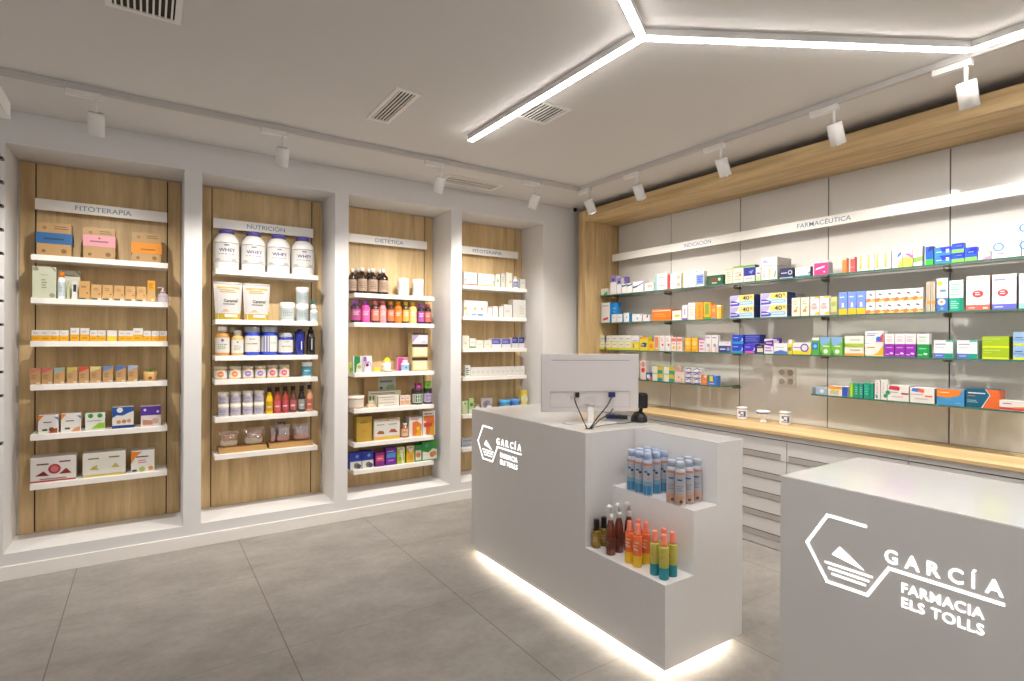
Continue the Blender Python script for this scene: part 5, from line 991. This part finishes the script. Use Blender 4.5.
I('R3', 'slim yellow carton with white lid', 'carton', [(788.2, 792)], 14.4, ('F2DA3A', 'b .7 1 F2EEDC;c .4 .35 .14 8A8A4A'))
I('R3', 'white and yellow carton with violet ring', 'carton', [(792.4, 811.2)], 11.8, ('F6F2EC', 'b 0 .3 F6DC2A;l 8A6AC0 .5 .66 .05 .55 1;o .66 .56 .36 7A4EB0;c .66 .56 .2 EFEFF4;p F2E23A .86 0 1 0 1 .9 .9 .5'))
I('R3', 'green carton with blue diamond', 'carton', [(811.8, 819.4)], 17, ('5AB04A', 'r .05 .3 .8 .72 2E7AC8;c .45 .5 .1 9ACCF0;b .84 1 EAF2E4', '4AA04A'))
I('R3', 'light green carton with blue corner', 'carton', [(820, 830.6), (831, 842.6)], 18, ('7AC24A', 'p 8AB4E4 0 .72 .2 .5 .9 .7 1 1 0 1;l EAF6E0 .44 .56 .3 .9 1;c .55 .2 .12 F0F4EC;p 4A8A3A .0 .0 .3 0 .1 .3'))
I('R3', 'flat cream carton with lime edge', 'carton', [(844.4, 863.8)], 9.7, ('F2EFE0', 'b 0 .24 F8A83A;b .86 1 A8CC3A;l 8A7A7A .5 .66 .28 .9 1'))
I('R3', 'flat cream carton with lime foot, on top', 'carton', [(844.4, 863.8)], 9.7, ('F2F0E4', 'b 0 .22 B0D03A;l 8A8A80 .5 .66 .28 .9 1'), lift=10.1)
I('R3', 'white carton with amber corner', 'carton', [(865, 883.4)], 12.4, ('F6F0E6', 'p F8B81E .35 0 1 0 1 .9 .7 .3;l E09A4A .62 .8 .1 .6 1;b 0 .1 F8D88A'))
I('R3', 'white carton with blue and red corner, on top', 'carton', [(865, 883.4)], 12.2, ('F3F2F2', 'p E8503E .55 .1 1 .1 1 .9 .8 .5;c .75 .36 .2 2E6ADA;l 5A5AC0 .6 .72 .1 .6 1;l B8BCC8 .76 .9 .1 .8 1'), lift=12.8)
I('R3', 'purple carton of the trio', 'carton', [(884.6, 894.6), (895, 905), (905.4, 915.6)], 12.6, ('9A2EB4', 'l DDB0E8 .66 .8 .15 .85 1;l E8C8F0 .12 .24 .05 .5 1;p F0DCF6 .5 .24 .8 .18 .9 .3 .6 .36'))
I('R3', 'white carton resting on a purple one', 'carton', [(884.6, 894.6), (895, 905), (905.4, 915.6)], 10, ('F3EDEC', 'l E898A8 .6 .76 .15 .85 1;l C8A8C0 .2 .5 .15 .85 2'), lift=13)
I('R3', 'emerald green carton', 'carton', [(917, 929.2)], 12.8, ('12A04E', 'l 9ADCB0 .6 .76 .15 .85 1;l D0F0DC .14 .26 .05 .5 1;p DCF4E4 .5 .24 .8 .18 .9 .3 .6 .36'))
I('R3', 'white carton with green lettering, on emerald one', 'carton', [(917, 929.2)], 10.4, ('F1F0EA', 'l 5AB07A .6 .76 .15 .85 1;l C0D4C0 .2 .5 .15 .85 2'), lift=13.2)
I('R3', 'white carton with blue and teal foot', 'carton', [(933.6, 953.2), (956.8, 977.6)], 18.2, ('F0EEF0', 'r 0 0 .58 .26 5A7ACC;r .58 0 1 .26 12A08A;p 4AC0A8 .6 .9 1 .92 1 1 .66 1;l 9A9ACA .72 .84 .08 .7 1;l C8CCE0 .56 .64 .1 .6 1;l C8D4F4 .08 .18 .1 .5 1', 'B8D4CC'), d=.1)
I('R3', 'flat olive lime carton', 'carton', [(982, 1009.4, 0), (982, 1009.4, 1)], 11.3, ('A6C41E', 'b 0 .16 DDEB1E;l D8E08A .72 .84 .04 .75 1;l C4D450 .5 .64 .06 .4 1', '8AA01E'), d=.13)
I('R3', 'pale blue carton with lime foot at photo edge', 'carton', [(1012.8, 1040, 0), (1012.8, 1040, 1)], 14, ('9ABCE0', 'b 0 .16 D8E83A;l 3A5A9A .52 .66 .08 .4 1;p 7AA4D0 0 .4 1 .3 1 .44 0 .5', '3A4A5A'), d=.13)
I('R4', 'red and white carton half behind the monitor', 'carton', [(640.4, 646)], 19, ('F2E0DC', 'c .5 .8 .12 E8503E;c .5 .5 .13 E84A3A;c .5 .8 .06 F4C0B8'))
I('R4', 'small blue and orange carton', 'carton', [(646.4, 651.8)], 7.4, ('3A5AA8', 'c .4 .5 .3 F0F0F4;p F0904A .4 0 1 0 1 .5 .7 .4'))
I('R4', 'white carton with teal-amber block', 'carton', [(652.4, 663, 0), (652.4, 663, 1), (663.8, 674.6, 0), (663.8, 674.6, 1)], 7.8, ('EFEFDC', 'r .5 0 1 .4 1EA08A;r .5 .4 1 1 E4B83A;b .9 1 8AC05A'))
I('R4', 'pale pink carton with faint spots', 'carton', [(675, 684.8)], 10.6, ('F2DCD0', 'c .4 .5 .12 E0A89A;c .7 .3 .1 A8C8A0;b 0 .14 F0B49A'))
I('R4', 'small beige carton on the spotted pink one', 'carton', [(675.4, 681)], 5.4, ('D8B8A8', 'l A87A6A .3 .8 .2 .8 2'), lift=11)
I('R4', 'small white carton with navy arch', 'carton', [(685.6, 692.8, 0), (693.6, 701, 0), (685.6, 692.8, 1), (693.6, 701, 1), (685.6, 692.8, 2), (693.6, 701, 2)], 5.3, ('F0EEF0', 'b 0 .2 5A4A9A;p 4A5AA8 .1 .6 .5 .84 .9 .6 .9 .8 .5 1 .1 .8;c .75 .4 .16 F0A04A'))
I('R4', 'orange carton with white gap', 'carton', [(701.8, 707.4)], 9.8, ('F08A4A', 'p F6EAD8 .4 .9 .7 .6 1 1;l F8C09A .2 .4 .2 .8 1'))
I('R4', 'blue carton with yellow drop', 'carton', [(708, 717)], 9.8, ('4A80D4', 'p F4D83A .2 .4 .6 .4 .55 .95 .1 .95;p 3A9A6A .0 .7 .2 .4 .2 1 0 1;l D8E4F4 .1 .26 .2 .8 1'))
I('R4', 'grey blue flat carton', 'carton', [(812.4, 827.4)], 6.8, ('A8BCCC', 'r .0 0 .25 1 7A8A98;c .66 .5 .3 E0ECF4'))
I('R4', 'yellow carton with blue end', 'carton', [(828, 848.4)], 9.3, ('F0E8DC', 'r 0 .7 .7 1 F0A43A;p E8D04A .1 .2 .5 .2 .6 .6 .2 .7;r .72 0 1 1 3A5AC4;l C4CCE0 .1 .5 .1 .6 2'))
I('R4', 'lime green slim carton', 'carton', [(850, 853.6)], 14, ('8AD04A', 'r .3 .1 .6 .9 D8E84A', '3A8A5A'))
I('R4', 'teal slim carton with green stripe', 'carton', [(854, 858.2), (858.6, 863.2)], 14, ('1E9A8A', 'r .0 .1 .24 .9 3AB04A;l 9ADCD0 .2 .8 .4 .9 4', '1A8078'))
I('R4', 'deeper green carton', 'carton', [(864, 873.8)], 15.2, ('12A07E', 'l 5ACAB0 .2 .9 .1 .5 4;r .6 .1 .7 .9 0E7A6A', '12907A'))
I('R4', 'white upright carton with green dot', 'carton', [(875, 880.4)], 18.6, ('EFE6E2', 'c .4 .12 .06 3AA07A;c .3 .2 .05 3A9AC0;l C8B8B8 .3 .9 .3 .6 5'))
I('R4', 'taller white upright carton with green dot', 'carton', [(881, 887.2)], 19.8, ('F0ECE8', 'c .8 .2 .1 2AA070;l D0C4C0 .3 .9 .3 .6 5'))
I('R4', 'white ointment carton with red oval and line', 'carton', [(887.6, 909.2)], 15.2, ('F0ECE8', 'p D83A4A .05 .72 .55 .66 .6 .86 .5 .96 .1 .96;l 6AA88A .5 .6 .04 .55 1;r .66 .44 1 .54 B02E3A;l D8C0BC .2 .34 .2 .8 1;c .02 .5 .14 3AA078', 'D8D4CE'), d=.1)
I('R4', 'white ointment carton with blue and red oval', 'carton', [(910, 935)], 14.8, ('F0ECE8', 'p 4A7AE0 .05 .76 .3 .7 .4 .96 .1 .96;p F06A4A .3 .72 .58 .66 .6 .9 .4 .96;l A8A0A0 .5 .6 .04 .6 1;r .62 .42 .92 .52 F0703A;l D8C0BC .2 .34 .2 .8 1', 'A8A8A8'), d=.1)
I('R4', 'orange over sky blue carton', 'carton', [(936.8, 965)], 16.2, ('4A9AD4', 'p F58A2A 0 1 0 .5 .4 .44 .8 .6 .95 1;l FBE4D0 .72 .82 .1 .5 1;l 9AD0F0 .1 .2 .7 .9 1', '3A88C4'), d=.1)
I('R4', 'teal carton with orange arrow end', 'carton', [(966, 1000.4)], 18.6, ('12607E', 'p F0702E .5 0 1 0 1 1 .6 1 .76 .7;p E8E8E4 .74 .7 .6 1 .57 1 .71 .7 .46 0 .5 0;l F2F4F4 .72 .84 .06 .64 1;l E87A6A .58 .66 .06 .3 1;l 9AC4D0 .24 .42 .04 .4 2', 'D8602A'), d=.1)
I('R4', 'low white carton with red and orange stripes', 'carton', [(999.4, 1034)], 9.6, ('F3ECE8', 'p E04A4A 0 .04 .6 .0 1 .1 1 .3 .5 .25 0 .3;p F0A04A .2 .3 .8 .26 1 .4 1 .5 .6 .4;l 8A4A5A .6 .78 .1 .4 1', 'E0504A'), d=.06, back=-.005)

# --- counter steps
def CI(kind, look, pts, H, W, spec, z, cat, name, labels):
    first = None; grp = look if len(pts) > 1 else None
    for (x, y), L_ in zip(pts, labels):
        if first is None: o = make_round(name, L_, cat, W, H, kind, spec, grp); first = o
        else: o = dup(first); o['label'] = L_
        o.location = (x, y, z+.001); o.rotation_euler = (0, 0, RAD(-48))
    return first
def base_pts(lst, z): return [(on(px, py, 'Z', z).x, on(px, py, 'Z', z).y) for px, py in lst]
zc1, zc2 = Z1c, Z2c
CI('can', 'blue sun spray can', [(2.208+.062*i, 2.136-.058*j) for j in range(3) for i in range(3)], .220, .050, ('B8C6DC', 'BCCBE8', 'C9D0DE', 'b 0 .28 3E9AD0;b .28 .42 8FBCDC;b .93 1 F2A076;c .6 .66 .045 3A4A6A;c .6 .52 .05 E8B89A;r .2 .7 .5 .76 4A6AA8'), zc2, 'spray can', 'spray_can',
   ['blue spray can at the %s of its cluster, %s row from step edge' % (p, q_) for p in ('monitor end', 'middle', 'orange-can end') for q_ in ('first', 'second', 'third')])
CI('can', 'orange footed sun spray can', [(2.208+.063*i, 1.862-.054*j) for j in range(2) for i in range(3)], .215, .049, ('C6CCDA', 'C4CEDE', 'CDCFDA', 'b 0 .26 E8B08A;b .26 .36 DDC2B4;b .93 1 F2A076;r .25 .74 .7 .79 4A6AA8;l A8A4B0 .4 .6 .2 .8 3;c .6 .1 .05 6A5A5A'), zc2, 'spray can', 'spray_can',
   ['orange footed spray can %s, %s row from the step edge' % (p, q_) for p in ('beside the blue cans', 'at the open shelf end') for q_ in ('first', 'second', 'third')])
CI('dropper', 'small golden oil bottle', [(2.040, 2.232), (2.098, 2.236)], .152, .049, ('8A6A1E', '141210', 'B08A3A', 'l E0C88A .3 .8 .2 .8 3'), zc1, 'bottle', 'oil_bottle',
   ['golden oil bottle with black cap, standing at the lower step edge', 'golden oil bottle with black cap, tucked behind its twin'])
def trigger(x, y, label):
    t = thing('trigger_spray_bottle', label, 'spray bottle', (x, y, zc1+.001), RAD(-70), 'brown trigger spray bottles on the lower step'); g = mat('6E2A12', .12, coat=.6)
    b = MB(); b.lathe([(.024, 0), (.0255, .004), (.0245, .10), (.020, .150), (.0125, .178), (.012, .184)], g, 20); b.build('body', t)
    b = MB(); rr = .0262; b.lathe([(rr, .03), (rr-.0008, .095)], P('6A3020'), 20, caps=False)
    art('r .2 .62 .5 .66 C89A80;r .2 .5 .62 .53 C89A80;r .2 .3 .55 .33 C89A80', .05, .06, lambda a, c, d: Vector((sin((a-.025)*38)*(rr+d+.0002), -cos((a-.025)*38)*(rr+d+.0002), .034+c)), b, steps=5); b.build('label', t)
    b = MB(); b.lathe([(.0145, .182), (.015, .205), (.011, .214)], WHITEP, 16); b.build('collar', t)
    b = MB(); b.tube([(0, 0, .212), (0, 0, .232), (.002, -.004, .246), (.0, -.020, .254), (0, -.040, .250)], [.010, .011, .0125, .012, .009], WHITEP, 10); b.build('spray_head', t)
    b = MB(); b.tube([(0, -.022, .248), (0, -.030, .232), (0, -.026, .214)], .0042, WHITEP, 8); b.build('trigger', t)
trigger(2.036, 2.118, 'brown trigger spray bottle at the step edge, first of three')
trigger(2.098, 2.120, 'brown trigger spray bottle between its two twins')
trigger(2.158, 2.108, 'brown trigger spray bottle hindmost against the step riser')
pos4 = ['behind at the spray-bottle side', 'in front at the spray-bottle side', 'in front away from the spray bottles', 'hindmost away from the spray bottles']
CI('mist', 'orange sun oil mist', [(2.046, 1.992), (2.042, 1.934), (2.103, 1.936), (2.108, 1.990)], .208, .046, ('F0703A', 'F58A70', '-', ('l FBC8A0 .1 .9 .2 .7 3;l FBD8C0 .2 .6 .1 .5 2', 'F4C01E')), zc1, 'bottle', 'sun_oil_bottle',
   ['orange and yellow sun oil bottle, ' + p for p in ('step edge, beside the brown sprays', 'step edge, nearer the green ones', 'second row, nearer the green ones', 'second row, beside the brown sprays')])
CI('mist', 'green and teal sun oil mist', [(2.042, 1.822), (2.038, 1.762), (2.100, 1.764), (2.104, 1.822)], .208, .046, ('C0BA52', 'F58A70', '-', ('l E4C06A .1 .9 .2 .7 3;c .3 .5 .1 E8A04A', '1A8A98')), zc1, 'bottle', 'sun_oil_bottle',
   ['green and teal sun oil bottle, ' + p for p in ('step edge, beside the orange ones', 'outer corner of the lower step', 'second row at the open end', 'second row, beside the orange ones')])

# ------------------------------------------------------------------ put each thing's empty at its own base
bpy.context.view_layer.update()
for r in [o for o in C.objects if o.type == 'EMPTY' and o.parent is None]:
    lo = Vector((1e9,)*3); hi = Vector((-1e9,)*3); inv = r.matrix_world.inverted()
    for ch in r.children_recursive:
        if ch.type != 'MESH': continue
        M = inv @ ch.matrix_world
        for c in ch.bound_box:
            p = M @ Vector(c); lo = Vector(map(min, lo, p)); hi = Vector(map(max, hi, p))
    if hi.x < lo.x: continue
    c = Vector(((lo.x+hi.x)/2, (lo.y+hi.y)/2, lo.z))
    if c.length < .002: continue
    r.location = r.matrix_world @ c
    for ch in r.children: ch.location = ch.location - c
for o in C.objects:       # the copied things keep their own label; parts never carry a category
    if o.parent and 'category' in o: del o['category']
for o in list(C.objects):
    if o.name.startswith('head_pivot'): bpy.data.objects.remove(o)
